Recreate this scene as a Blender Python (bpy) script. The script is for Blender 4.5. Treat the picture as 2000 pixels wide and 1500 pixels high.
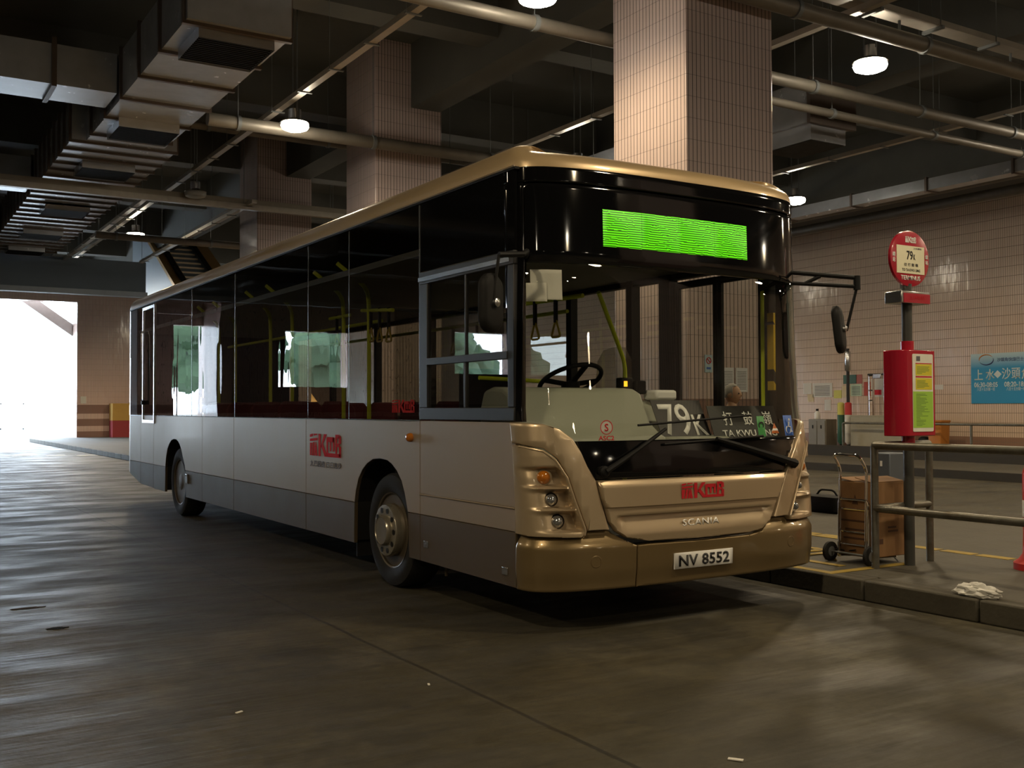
import bpy, bmesh, math, random
from mathutils import Vector, Matrix
random.seed(7)
for o in list(bpy.data.objects): bpy.data.objects.remove(o)
SC = bpy.context.scene
COL = SC.collection
R = math.radians

# ------------------------------------------------------------------ camera
cam_d = bpy.data.cameras.new('camera')
cam = bpy.data.objects.new('camera', cam_d); COL.objects.link(cam)
cam_d.sensor_width = 36.0; cam_d.lens = 2035 / 2000 * 36.0
cam_d.clip_start = 0.05; cam_d.clip_end = 400
_yaw, _pit, _rol = R(31.85), R(1.33), R(-0.2)
_D = Vector((math.sin(_yaw) * math.cos(_pit), math.cos(_yaw) * math.cos(_pit), math.sin(_pit)))
_Rt = Vector((math.cos(_yaw), -math.sin(_yaw), 0)); _U = _Rt.cross(_D)
_r2 = math.cos(_rol) * _Rt + math.sin(_rol) * _U; _u2 = math.cos(_rol) * _U - math.sin(_rol) * _Rt
_m = Matrix((_r2, _u2, -_D)).transposed().to_4x4(); _m.translation = Vector((-3.489, -5.205, 1.40))
cam.matrix_world = _m
SC.camera = cam

# ------------------------------------------------------------------ light
SC.view_settings.view_transform = 'Standard'; SC.view_settings.look = 'None'
SC.view_settings.gamma = 1.0; SC.view_settings.use_curve_mapping = False
SC.view_settings.exposure = 0.08
SC.cycles.use_denoising = True
SC.cycles.max_bounces = 8; SC.cycles.transparent_max_bounces = 16
SC.cycles.sample_clamp_indirect = 4.0
world = bpy.data.worlds.new('overcast_sky'); SC.world = world; world.use_nodes = True
_bg = world.node_tree.nodes['Background']
_bg.inputs[0].default_value = (0.72, 0.86, 1.0, 1); _bg.inputs[1].default_value = 18.0
LAMP_RGB = (1.0, 0.77, 0.46)
LAMP_POWER = 690.0
LAMP_GLOW = 75.0

# ------------------------------------------------------------------ materials
MATS = {}
def nt(name):
    m = bpy.data.materials.new(name); m.use_nodes = True
    t = m.node_tree; t.nodes.clear()
    out = t.nodes.new('ShaderNodeOutputMaterial')
    MATS[name] = m
    return m, t, out
def N(t, kind, **kw):
    n = t.nodes.new('ShaderNode' + kind)
    for k, v in kw.items():
        if k.startswith('i_'):
            key = k[2:].replace('_', ' ')
            n.inputs[key].default_value = v
        else: setattr(n, k, v)
    return n
def math_(t, op, a, b=None, c=None):
    n = t.nodes.new('ShaderNodeMath'); n.operation = op
    for i, v in enumerate((a, b, c)):
        if v is None: continue
        if isinstance(v, (int, float)): n.inputs[i].default_value = v
        else: t.links.new(v, n.inputs[i])
    return n.outputs[0]
def mixc(t, fac, a, b, mode='MIX'):
    n = t.nodes.new('ShaderNodeMix'); n.data_type = 'RGBA'; n.blend_type = mode
    for sock, v in ((n.inputs[0], fac), (n.inputs[6], a), (n.inputs[7], b)):
        if isinstance(v, (int, float)): sock.default_value = v
        elif isinstance(v, (tuple, list)): sock.default_value = (*v[:3], 1)
        else: t.links.new(v, sock)
    return n.outputs[2]
def rgb(h): return tuple(((c / 255) / 12.92 if c / 255 <= .04045 else ((c / 255 + .055) / 1.055) ** 2.4) for c in h)

def mat(name, col, rough=.5, metal=0., var=.12, scale=6., coat=0., spec=.5, emit=0., bump=0., bscale=40., dirt=None, stretch=(1, 1, 1)):
    """Principled surface with a little procedural unevenness of tone and gloss."""
    if name in MATS: return MATS[name]
    m, t, out = nt(name)
    b = N(t, 'BsdfPrincipled'); t.links.new(b.outputs[0], out.inputs[0])
    tc = N(t, 'TexCoord'); mp = N(t, 'Mapping'); mp.inputs['Scale'].default_value = stretch
    t.links.new(tc.outputs['Object'], mp.inputs[0])
    nz = N(t, 'TexNoise', i_Scale=scale, i_Detail=4.0); t.links.new(mp.outputs[0], nz.inputs['Vector'])
    lo = tuple(c * (1 - var) for c in col); hi = tuple(min(1, c * (1 + var)) for c in col)
    c = mixc(t, nz.outputs['Fac'], lo, hi)
    if dirt:
        n2 = N(t, 'TexNoise', i_Scale=dirt[0], i_Detail=6.0, i_Roughness=.65); t.links.new(mp.outputs[0], n2.inputs['Vector'])
        f = math_(t, 'MULTIPLY', math_(t, 'SUBTRACT', n2.outputs['Fac'], .45), dirt[1]); f2 = t.nodes.new('ShaderNodeClamp'); t.links.new(f, f2.inputs[0])
        c = mixc(t, f2.outputs[0], c, dirt[2])
    t.links.new(c, b.inputs['Base Color'])
    rr = math_(t, 'MULTIPLY_ADD', nz.outputs['Fac'], rough * .3, rough * .85); t.links.new(rr, b.inputs['Roughness'])
    b.inputs['Metallic'].default_value = metal; b.inputs['Specular IOR Level'].default_value = spec
    b.inputs['Coat Weight'].default_value = coat; b.inputs['Coat Roughness'].default_value = .06
    if emit:
        t.links.new(c, b.inputs['Emission Color']); b.inputs['Emission Strength'].default_value = emit
    if bump:
        bp = N(t, 'Bump', i_Strength=bump, i_Distance=.02); n3 = N(t, 'TexNoise', i_Scale=bscale, i_Detail=3.0)
        t.links.new(mp.outputs[0], n3.inputs['Vector']); t.links.new(n3.outputs['Fac'], bp.inputs['Height']); t.links.new(bp.outputs[0], b.inputs['Normal'])
    return m

def glass(name, tint, ior=1.5, wob=0., wscale=3., rough=.0, boost=1.0, stretch=(1, 1, 1)):
    m, t, out = nt(name)
    tr = N(t, 'BsdfTransparent'); gl = N(t, 'BsdfGlossy'); gl.inputs['Roughness'].default_value = rough
    nz = N(t, 'TexNoise', i_Scale=1.5); tc = N(t, 'TexCoord'); t.links.new(tc.outputs['Object'], nz.inputs['Vector'])
    t.links.new(mixc(t, nz.outputs['Fac'], tuple(c * .95 for c in tint), tuple(min(1, c * 1.05) for c in tint)), tr.inputs[0])
    gl.inputs[0].default_value = (1, 1, 1, 1)
    fr = N(t, 'Fresnel'); gb = N(t, 'NewGeometry')
    t.links.new(math_(t, 'MULTIPLY_ADD', gb.outputs['Backfacing'], 1. / ior - ior, ior), fr.inputs[0])
    mx = t.nodes.new('ShaderNodeMixShader')
    t.links.new(math_(t, 'MINIMUM', math_(t, 'MULTIPLY', fr.outputs[0], boost), 1.0), mx.inputs[0])
    t.links.new(tr.outputs[0], mx.inputs[1]); t.links.new(gl.outputs[0], mx.inputs[2]); t.links.new(mx.outputs[0], out.inputs[0])
    if wob:
        mp = N(t, 'Mapping'); mp.inputs['Scale'].default_value = stretch; t.links.new(tc.outputs['Object'], mp.inputs[0])
        n2 = N(t, 'TexNoise', i_Scale=wscale, i_Detail=1.0); t.links.new(mp.outputs[0], n2.inputs['Vector'])
        bp = N(t, 'Bump', i_Strength=wob, i_Distance=.01); t.links.new(n2.outputs['Fac'], bp.inputs['Height'])
        t.links.new(bp.outputs[0], gl.inputs['Normal'])
    return m

def tile_mat(name, c1, c2, grout, tw=.061, th=.247, rough=.16, bands=None, jw=.009, jhw=.006):
    m, t, out = nt(name)
    b = N(t, 'BsdfPrincipled'); t.links.new(b.outputs[0], out.inputs[0])
    g = N(t, 'NewGeometry'); sp = N(t, 'SeparateXYZ'); t.links.new(g.outputs['Position'], sp.inputs[0])
    u = math_(t, 'ADD', sp.outputs[0], sp.outputs[1]); cb = N(t, 'CombineXYZ')
    t.links.new(u, cb.inputs[0]); t.links.new(sp.outputs[2], cb.inputs[1])
    cu = math_(t, 'DIVIDE', u, tw); cv = math_(t, 'DIVIDE', sp.outputs[2], th)
    def joint(c_, frac): return math_(t, 'GREATER_THAN', math_(t, 'ABSOLUTE', math_(t, 'SUBTRACT', math_(t, 'FRACT', c_), .5)), .5 - frac / 2)
    jv = joint(cu, jw / tw); jh = joint(cv, jhw / th)
    mort = math_(t, 'MAXIMUM', jv, math_(t, 'MULTIPLY', jh, .62 if jhw < .008 else .9))
    cell = N(t, 'CombineXYZ'); t.links.new(math_(t, 'FLOOR', cu), cell.inputs[0]); t.links.new(math_(t, 'FLOOR', cv), cell.inputs[1])
    wc = N(t, 'TexWhiteNoise'); wc.noise_dimensions = '2D'; t.links.new(cell.outputs[0], wc.inputs['Vector'])
    c = mixc(t, wc.outputs['Value'], c1, c2)
    if bands:
        z = sp.outputs[2]; f = None
        for a, bb in bands['z']:
            k = math_(t, 'MULTIPLY', math_(t, 'GREATER_THAN', z, a), math_(t, 'LESS_THAN', z, bb))
            f = k if f is None else math_(t, 'MAXIMUM', f, k)
        c = mixc(t, math_(t, 'MULTIPLY', f, .9), c, bands['c'])
    nz = N(t, 'TexNoise', i_Scale=.7, i_Detail=5.); t.links.new(g.outputs['Position'], nz.inputs['Vector'])
    c = mixc(t, math_(t, 'MULTIPLY', nz.outputs['Fac'], .35), c, tuple(x * .6 for x in c1))
    c = mixc(t, mort, c, grout)
    t.links.new(c, b.inputs['Base Color'])
    # each glazed tile sits at a hair of its own tilt
    wn = N(t, 'TexWhiteNoise'); wn.noise_dimensions = '2D'
    fl = t.nodes.new('ShaderNodeVectorMath'); fl.operation = 'DIVIDE'; fl.inputs[1].default_value = (tw, th, 1); t.links.new(cb.outputs[0], fl.inputs[0])
    f2 = t.nodes.new('ShaderNodeVectorMath'); f2.operation = 'FLOOR'; t.links.new(fl.outputs[0], f2.inputs[0]); t.links.new(f2.outputs[0], wn.inputs['Vector'])
    sb = t.nodes.new('ShaderNodeVectorMath'); sb.operation = 'SUBTRACT'; sb.inputs[1].default_value = (.5, .5, .5); t.links.new(wn.outputs['Color'], sb.inputs[0])
    sc = t.nodes.new('ShaderNodeVectorMath'); sc.operation = 'SCALE'; sc.inputs['Scale'].default_value = .035; t.links.new(sb.outputs[0], sc.inputs[0])
    ad = t.nodes.new('ShaderNodeVectorMath'); ad.operation = 'ADD'; t.links.new(g.outputs['Normal'], ad.inputs[0]); t.links.new(sc.outputs[0], ad.inputs[1])
    no = t.nodes.new('ShaderNodeVectorMath'); no.operation = 'NORMALIZE'; t.links.new(ad.outputs[0], no.inputs[0])
    t.links.new(no.outputs[0], b.inputs['Normal'])
    t.links.new(math_(t, 'MULTIPLY_ADD', mort, .6, rough), b.inputs['Roughness'])
    return m

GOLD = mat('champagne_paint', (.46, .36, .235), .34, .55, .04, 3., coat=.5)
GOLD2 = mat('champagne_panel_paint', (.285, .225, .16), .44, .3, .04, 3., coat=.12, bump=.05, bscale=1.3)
BRONZE = mat('bronze_skirt_paint', (.075, .055, .030), .5, .1, .05, 3., coat=.05, spec=.3, bump=.05, bscale=1.3)
BRONZE2 = mat('bronze_bumper_paint', (.21, .15, .07), .33, .55, .05, 3., coat=.5)
BLACKG = mat('gloss_black', (.004, .004, .0045), .06, 0, .1, coat=0.)
BLACKM = mat('matt_black', (.009, .009, .009), .6, spec=.2)
RUBBER = mat('tyre_rubber', (.011, .0105, .010), .75, 0, .2, 12., dirt=(9., 1.6, (.022, .02, .016)), spec=.3)
DGREY = mat('dark_grey_frame', (.022, .022, .023), .45, .1)
MGREY = mat('grey_interior', (.16, .165, .15), .6)
LGREY = mat('light_grey_frame', (.3, .32, .32), .4, .3)
ALU = mat('aluminium', (.62, .63, .65), .25, 1.)
CHROME = mat('chrome', (.75, .75, .76), .08, 1.)
STEELHUB = mat('polished_hub', (.36, .33, .27), .25, .7, .2, 20.)
RIM = mat('painted_rim', (.085, .068, .045), .5, .3, .3, 10.)
YELLOWG = mat('lime_handrail', (.72, .84, .03), .4)
STRAPY = mat('amber_strap', (.45, .33, .02), .45)
RED = mat('logo_red', (.50, .018, .028), .7, spec=.2)
WHITE = mat('white_print', (.75, .75, .73), .6, 0, .04)
BLACKP = mat('black_print', (.012, .012, .014), .6)
GREYP = mat('grey_print', (.10, .10, .11), .6)
PAPER = mat('paper', (.62, .60, .55), .8, 0, .06)
AMBER = mat('amber_lens', (.42, .13, .01), .12, 0, .3, 30., coat=.8)
LENS = mat('headlamp_lens', (.30, .31, .32), .08, .7, .5, 45., coat=1.)
DASH = mat('dashboard_plastic', (.30, .31, .25), .5, 0, .05)
SEATF = mat('seat_moquette', (.14, .02, .03), .9, 0, .4, 60.)
GALV = mat('galvanised_pipe', (.17, .165, .14), .42, .75, .35, 14., dirt=(5., 3., (.10, .075, .045)))
GALVD = mat('grey_painted_steel', (.16, .17, .17), .5, .3, .2)
REDP = mat('red_enamel', (.36, .010, .028), .22, 0, .06, coat=.5)
SHEET = mat('duct_sheet_steel', (.45, .47, .51), .26, .5, .18, 4.)
DUCTB = mat('duct_flange_steel', (.10, .075, .06), .5, .4, .2)
PIPEM = mat('service_pipe', (.17, .15, .12), .5, .3, .25, 5.)
TRUNK = mat('cable_trunking_steel', (.40, .36, .30), .4, .4, .2)
CONC = mat('dark_concrete', (.085, .085, .075), .85, 0, .35, 1.2, bump=.2, bscale=9.)
CONCB = mat('blue_grey_paint', (.11, .14, .17), .7, 0, .15, 1.)
CARD = mat('corrugated_card', (.22, .115, .045), .8, 0, .1, 5., dirt=(3., 1.6, (.15, .075, .03)))
GLASS_SIDE = glass('tinted_side_glass', (.50, .49, .46), 1.5, .12, 2.2, boost=1.0, stretch=(1, 1.6, .5))
GLASS_CAB = glass('cab_window_glass', (.55, .56, .55), 1.5)
GLASS_NEAR = glass('kerbside_glass', (.74, .75, .72), 1.5)
GLASS_WS = glass('windscreen_glass', (.88, .90, .87), 1.5, boost=.8)
TILE = tile_mat('pink_beige_tile', (.60, .45, .39), (.56, .42, .36), (.10, .075, .07))
TILEW = tile_mat('wall_tile', (.72, .545, .41), (.68, .51, .385), (.19, .13, .09), jhw=.013, bands=dict(z=[(-1, .62)], c=(.20, .085, .055)))
TILEF = tile_mat('far_wall_tile', (.72, .53, .47), (.68, .50, .44), (.16, .12, .10), bands=dict(z=[(-1, .42), (.66, .98), (1.22, 1.62)], c=(.17, .07, .055)))
TILEP = tile_mat('pillar_tile', (.52, .42, .395), (.49, .395, .37), (.022, .018, .02), bands=dict(z=[(-1, 1.50)], c=(.16, .075, .055)))  # base tinted pinkish blue in place of cool bounced daylight

def floor_mat():
    m, t, out = nt('bay_concrete')
    b = N(t, 'BsdfPrincipled'); t.links.new(b.outputs[0], out.inputs[0])
    g = N(t, 'NewGeometry'); P = g.outputs['Position']; sp = N(t, 'SeparateXYZ'); t.links.new(P, sp.inputs[0])
    def noise(scale, det=6., rough=.6, st=(1, 1, 1)):
        mp = N(t, 'Mapping'); mp.inputs['Scale'].default_value = st; t.links.new(P, mp.inputs[0])
        n = N(t, 'TexNoise', i_Scale=scale, i_Detail=det, i_Roughness=rough); t.links.new(mp.outputs[0], n.inputs['Vector']); return n.outputs['Fac']
    big = noise(.45, 7., .62); mid = noise(2.2, 6., .6, (.5, 1.2, 1)); fine = noise(30., 4.); tine = noise(26., 2., .5, (.06, 1., 1.))
    c = mixc(t, big, (.011, .0105, .0065), (.135, .118, .070))
    c = mixc(t, math_(t, 'MULTIPLY', mid, .4), c, (.042, .036, .022))
    c = mixc(t, math_(t, 'MULTIPLY', fine, .25), c, (.045, .04, .03))
    c = mixc(t, math_(t, 'MULTIPLY', tine, .3), c, (.055, .048, .036))
    st = noise(1.1, 8., .68, (.7, 1.3, 1.)); k2 = t.nodes.new('ShaderNodeMapRange'); t.links.new(st, k2.inputs[0]); k2.inputs[1].default_value = .46; k2.inputs[2].default_value = .66
    c = mixc(t, math_(t, 'MULTIPLY', k2.outputs[0], .72), c, (.013, .012, .008))
    st2 = noise(.75, 7., .66, (1.4, .8, 1.)); k3 = t.nodes.new('ShaderNodeMapRange'); t.links.new(st2, k3.inputs[0]); k3.inputs[1].default_value = .52; k3.inputs[2].default_value = .70
    c = mixc(t, math_(t, 'MULTIPLY', k3.outputs[0], .55), c, (.16, .138, .082))
    stn = noise(9., 3., .6, (.05, 1., 1.)); c = mixc(t, math_(t, 'MULTIPLY', stn, .55), c, (.012, .0105, .007))
    gr_ = noise(14., 8., .75); k4 = t.nodes.new('ShaderNodeMapRange'); t.links.new(gr_, k4.inputs[0]); k4.inputs[1].default_value = .42; k4.inputs[2].default_value = .68
    c = mixc(t, math_(t, 'MULTIPLY', k4.outputs[0], .5), c, (.018, .016, .011))
    # dark oil spots
    vo = N(t, 'TexVoronoi', i_Scale=1.6); vo.feature = 'F1'; t.links.new(P, vo.inputs['Vector'])
    spot = math_(t, 'LESS_THAN', vo.outputs['Distance'], math_(t, 'MULTIPLY', noise(3., 2.), .11))
    c = mixc(t, math_(t, 'MULTIPLY', spot, .55), c, (.02, .018, .015))
    # sawn joints: one along the bay edge, crosswise ones between slabs
    wob = math_(t, 'MULTIPLY', math_(t, 'SUBTRACT', noise(1.2, 5.), .5), .05)
    jx = math_(t, 'ABSOLUTE', math_(t, 'ADD', math_(t, 'ADD', sp.outputs[0], .92), wob))
    j1 = math_(t, 'LESS_THAN', jx, .013)
    yy = math_(t, 'ABSOLUTE', math_(t, 'SUBTRACT', math_(t, 'FRACT', math_(t, 'DIVIDE', math_(t, 'ADD', sp.outputs[1], 2.1), 4.8)), .5))
    j2 = math_(t, 'LESS_THAN', yy, .0016)
    halo = math_(t, 'MULTIPLY', math_(t, 'SUBTRACT', 1.0, math_(t, 'MINIMUM', math_(t, 'MULTIPLY', jx, 9.), 1.)), .14)
    c = mixc(t, halo, c, (.10, .088, .062))
    c = mixc(t, math_(t, 'MULTIPLY', math_(t, 'MAXIMUM', j1, math_(t, 'MULTIPLY', j2, .6)), .85), c, (.015, .013, .01))
    t.links.new(c, b.inputs['Base Color'])
    k5 = t.nodes.new('ShaderNodeMapRange'); t.links.new(noise(1.3, 6., .65, (.55, 1.6, 1.)), k5.inputs[0]); k5.inputs[1].default_value = .40; k5.inputs[2].default_value = .62; k5.inputs[3].default_value = .17; k5.inputs[4].default_value = .46
    r = math_(t, 'ADD', k5.outputs[0], math_(t, 'MULTIPLY', tine, .22)); t.links.new(math_(t, 'ADD', r, .20), b.inputs['Roughness'])
    bp = N(t, 'Bump', i_Strength=.5, i_Distance=.006)
    h = math_(t, 'ADD', math_(t, 'MULTIPLY', tine, 1.), math_(t, 'MULTIPLY', fine, .5)); t.links.new(h, bp.inputs['Height']); t.links.new(bp.outputs[0], b.inputs['Normal'])
    b.inputs['Specular IOR Level'].default_value = .45
    return m
FLOOR = floor_mat()
PLAT = mat('platform_concrete', (.055, .049, .034), .7, 0, .35, 1.5, dirt=(2.5, 2.2, (.028, .024, .018)), bump=.25, bscale=25.)
KERB = mat('kerb_concrete', (.07, .062, .044), .75, 0, .35, 3., dirt=(3., 2.4, (.03, .026, .02)), bump=.3, bscale=20.)
GRIME = mat('grimy_concrete', (.03, .026, .02), .8, 0, .4, 3.)
YLINE = mat('yellow_paint', (.30, .205, .02), .7, 0, .3, 8., dirt=(6., 2.5, (.14, .105, .05)))

# ------------------------------------------------------------------ object helpers
WM = {}
def tag(o, label=None, cat=None, group=None, kind=None):
    for k, v in (('label', label), ('category', cat), ('group', group), ('kind', kind)):
        if v: o[k] = v
    return o
def thing(name, label, cat, loc=(0, 0, 0), rz=0., group=None, kind=None):
    o = bpy.data.objects.new(name, None); COL.objects.link(o); o.empty_display_size = .2
    o.location = loc; o.rotation_euler = (0, 0, rz)
    WM[o.name] = Matrix.Translation(loc) @ Matrix.Rotation(rz, 4, 'Z')
    return tag(o, label, cat, group, kind)
def kids(o): return [c for c in bpy.data.objects if c.parent == o]
def copy_tree(o, parent=None):
    c = o.copy(); COL.objects.link(c)
    if parent is not None: c.parent = parent
    for ch in kids(o): copy_tree(ch, c)
    return c

class MB:
    def __init__(s): s.bm = bmesh.new()
    def face(s, pts):
        vs = [s.bm.verts.new(p) for p in pts]
        return s.bm.faces.new(vs)
    def box(s, a, b, M=None):
        x0, y0, z0 = a; x1, y1, z1 = b
        P = [(x0, y0, z0), (x1, y0, z0), (x1, y1, z0), (x0, y1, z0), (x0, y0, z1), (x1, y0, z1), (x1, y1, z1), (x0, y1, z1)]
        if M: P = [M @ Vector(p) for p in P]
        v = [s.bm.verts.new(p) for p in P]
        for f in ((0, 3, 2, 1), (4, 5, 6, 7), (0, 1, 5, 4), (1, 2, 6, 5), (2, 3, 7, 6), (3, 0, 4, 7)): s.bm.faces.new([v[i] for i in f])
        return s
    def rings(s, rings, closed=True, caps=(True, True)):
        R_ = [[s.bm.verts.new(p) for p in r] for r in rings]
        n = len(R_[0])
        for a, b in zip(R_, R_[1:]):
            for i in range(n if closed else n - 1):
                j = (i + 1) % n
                s.bm.faces.new((a[i], a[j], b[j], b[i]))
        if caps[0]: s.bm.faces.new(list(reversed(R_[0])))
        if caps[1]: s.bm.faces.new(R_[-1])
        return s
    def tube(s, pts, r, n=10, caps=True, closed=False):
        pts = [Vector(p) for p in pts]; rs = r if isinstance(r, (list, tuple)) else [r] * len(pts)
        rings = []; up = None; L = len(pts)
        for i, p in enumerate(pts):
            if closed: d = pts[(i + 1) % L] - pts[(i - 1) % L]
            else: d = pts[min(i + 1, L - 1)] - pts[max(i - 1, 0)]
            d.normalize()
            if up is None: up = Vector((0, 0, 1)) if abs(d.z) < .9 else Vector((1, 0, 0))
            sx = d.cross(up).normalized(); up = sx.cross(d).normalized()
            rings.append([p + rs[i] * (math.cos(2 * math.pi * k / n) * sx + math.sin(2 * math.pi * k / n) * up) for k in range(n)])
        if closed: rings.append(rings[0]); caps = False
        s.rings(rings, True, (caps, caps)); return s
    def lathe(s, prof, c=(0, 0, 0), axis='Z', n=24, sc=(1, 1)):
        """prof: list of (radius, height along axis)"""
        c = Vector(c); ax = {'X': (Vector((1, 0, 0)), Vector((0, 1, 0)), Vector((0, 0, 1))), 'Y': (Vector((0, 1, 0)), Vector((0, 0, 1)), Vector((1, 0, 0))), 'Z': (Vector((0, 0, 1)), Vector((1, 0, 0)), Vector((0, 1, 0)))}[axis] if isinstance(axis, str) else axis
        rings = [[c + ax[0] * h + max(r, 1e-4) * (math.cos(2 * math.pi * k / n) * ax[1] * sc[0] + math.sin(2 * math.pi * k / n) * ax[2] * sc[1]) for k in range(n)] for r, h in prof]
        s.rings(rings, True, (prof[0][0] > 1e-3, prof[-1][0] > 1e-3)); return s
    def prism(s, poly, f, d0, d1):
        """poly in (u,v), f(u,v,d)->xyz, between depths d0 and d1"""
        a = [s.bm.verts.new(f(u, v, d0)) for u, v in poly]; b = [s.bm.verts.new(f(u, v, d1)) for u, v in poly]
        n = len(poly); s.bm.faces.new(a); s.bm.faces.new(list(reversed(b)))
        for i in range(n): s.bm.faces.new((a[i], b[i], b[(i + 1) % n], a[(i + 1) % n]))
        return s
    def build(s, name, m, parent=None, smooth=True, bevel=0., ang=40., world=True, seg=2, weld=False, nrm=True):
        bm = s.bm
        if weld: bmesh.ops.remove_doubles(bm, verts=bm.verts, dist=1e-5)
        if nrm: bmesh.ops.recalc_face_normals(bm, faces=bm.faces)
        loc = None
        if parent is not None and world:
            inv = WM[parent.name].inverted(); bm.transform(inv)
        elif parent is None:
            xs = [v.co for v in bm.verts]
            loc = Vector(((min(p.x for p in xs) + max(p.x for p in xs)) / 2, (min(p.y for p in xs) + max(p.y for p in xs)) / 2, min(p.z for p in xs)))
            bm.transform(Matrix.Translation(-loc))
        me = bpy.data.meshes.new(name); bm.to_mesh(me); bm.free()
        if smooth:
            me.polygons.foreach_set('use_smooth', [True] * len(me.polygons))
            me.set_sharp_from_angle(angle=R(ang))
        me.materials.append(m)
        o = bpy.data.objects.new(name, me); COL.objects.link(o)
        if parent is not None:
            o.parent = parent; WM[o.name] = WM[parent.name]
        else:
            o.location = loc; WM[o.name] = Matrix.Translation(loc)
        if bevel:
            b = o.modifiers.new('bevel', 'BEVEL'); b.width = bevel; b.segments = seg; b.limit_method = 'ANGLE'; b.angle_limit = R(50)
        return o
def box(name, a, b, m, parent=None, bevel=0., **kw): return MB().box(a, b).build(name, m, parent, bevel=bevel, **kw)
def tube(name, pts, r, m, parent=None, n=10, **kw): return MB().tube(pts, r, n, **kw).build(name, m, parent)
def arc(c, r, a0, a1, n, f): return [f(c[0] + r * math.cos(a0 + (a1 - a0) * i / n), c[1] + r * math.sin(a0 + (a1 - a0) * i / n)) for i in range(n + 1)]
def rrect(x0, y0, x1, y1, r, n=4):
    P = []
    for cx, cy, a in ((x1 - r, y1 - r, 0), (x0 + r, y1 - r, 90), (x0 + r, y0 + r, 180), (x1 - r, y0 + r, 270)):
        P += [(cx + r * math.cos(R(a + 90 * i / n)), cy + r * math.sin(R(a + 90 * i / n))) for i in range(n + 1)]
    return P
def fillet(pts, r, n=5):
    pts = [Vector(p) for p in pts]; out = [pts[0]]
    for a, b, c in zip(pts, pts[1:], pts[2:]):
        d1 = (a - b).normalized(); d2 = (c - b).normalized(); k = min(r, (a - b).length * .45, (c - b).length * .45)
        for i in range(n + 1):
            u = i / n; out.append((b + d1 * k) * (1 - u) ** 2 + b * 2 * u * (1 - u) + (b + d2 * k) * u * u)
    return out + [pts[-1]]

def smooth(a, b, x):
    u = max(0., min(1., (x - a) / (b - a))); return u * u * (3 - 2 * u)
def interp(x, tb):
    if x <= tb[0][0]: return tb[0][1]
    for (a, fa), (b, fb) in zip(tb, tb[1:]):
        if x <= b: return fa + (fb - fa) * (x - a) / (b - a)
    return tb[-1][1]

def panel(name, poly, f, m, parent, d=0., th=.03, ch=.005, du=None, dv=None, disp=None, hole=None, smooth_=True):
    """A pressed panel: outline in (u,v) laid on surface f(u,v,depth), with chamfered, turned-in edges."""
    bm = bmesh.new()
    area = sum(a[0] * b[1] - b[0] * a[1] for a, b in zip(poly, poly[1:] + poly[:1]))
    if area < 0: poly = poly[::-1]
    bm.faces.new([bm.verts.new((u, v, 0)) for u, v in poly]); bm.normal_update()
    if du or dv or len(poly) > 4: bmesh.ops.triangulate(bm, faces=bm.faces[:])
    for ax, st in ((0, du), (1, dv)):
        if not st: continue
        lo = min(p[ax] for p in poly); hi = max(p[ax] for p in poly)
        k = math.floor(lo / st) + 1
        while k * st < hi:
            co = [0, 0, 0]; co[ax] = k * st; no = [0, 0, 0]; no[ax] = 1
            bmesh.ops.bisect_plane(bm, geom=bm.verts[:] + bm.edges[:] + bm.faces[:], plane_co=co, plane_no=no, dist=1e-5); k += 1
    bm.normal_update()
    nrm = {}
    bed = [e for e in bm.edges if len(e.link_faces) == 1]
    for e in bed:
        fc = e.link_faces[0]; c = fc.calc_center_median(); a, b = e.verts
        n2 = Vector((b.co.y - a.co.y, a.co.x - b.co.x, 0)).normalized()
        if n2.dot(a.co - c) < 0: n2 = -n2
        for v in (a, b): nrm[v] = nrm.get(v, Vector()) + n2
    base = {v: v.co.copy() for v in bm.verts}
    r1, r2 = {}, {}
    for v, n2 in nrm.items():
        if n2.length < 1e-6: n2 = Vector((0, 0, 0))
        else: n2 = n2.normalized()
        p = base[v]; dd = d + (disp(p.x, p.y) if disp else 0)
        r1[v] = bm.verts.new(f(p.x, p.y, dd - ch)); r2[v] = bm.verts.new(f(p.x, p.y, min(dd, d) - th))
        base[v] = p - n2 * ch
    for v, p in base.items(): v.co = Vector(f(p.x, p.y, d + (disp(p.x, p.y) if disp else 0)))
    for e in bed:
        a, b = e.verts
        bm.faces.new((a, b, r1[b], r1[a])); bm.faces.new((r1[a], r1[b], r2[b], r2[a]))
    mb = MB(); mb.bm.free(); mb.bm = bm
    return mb.build(name, m, parent, smooth=smooth_, ang=50 if du else 28)

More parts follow.
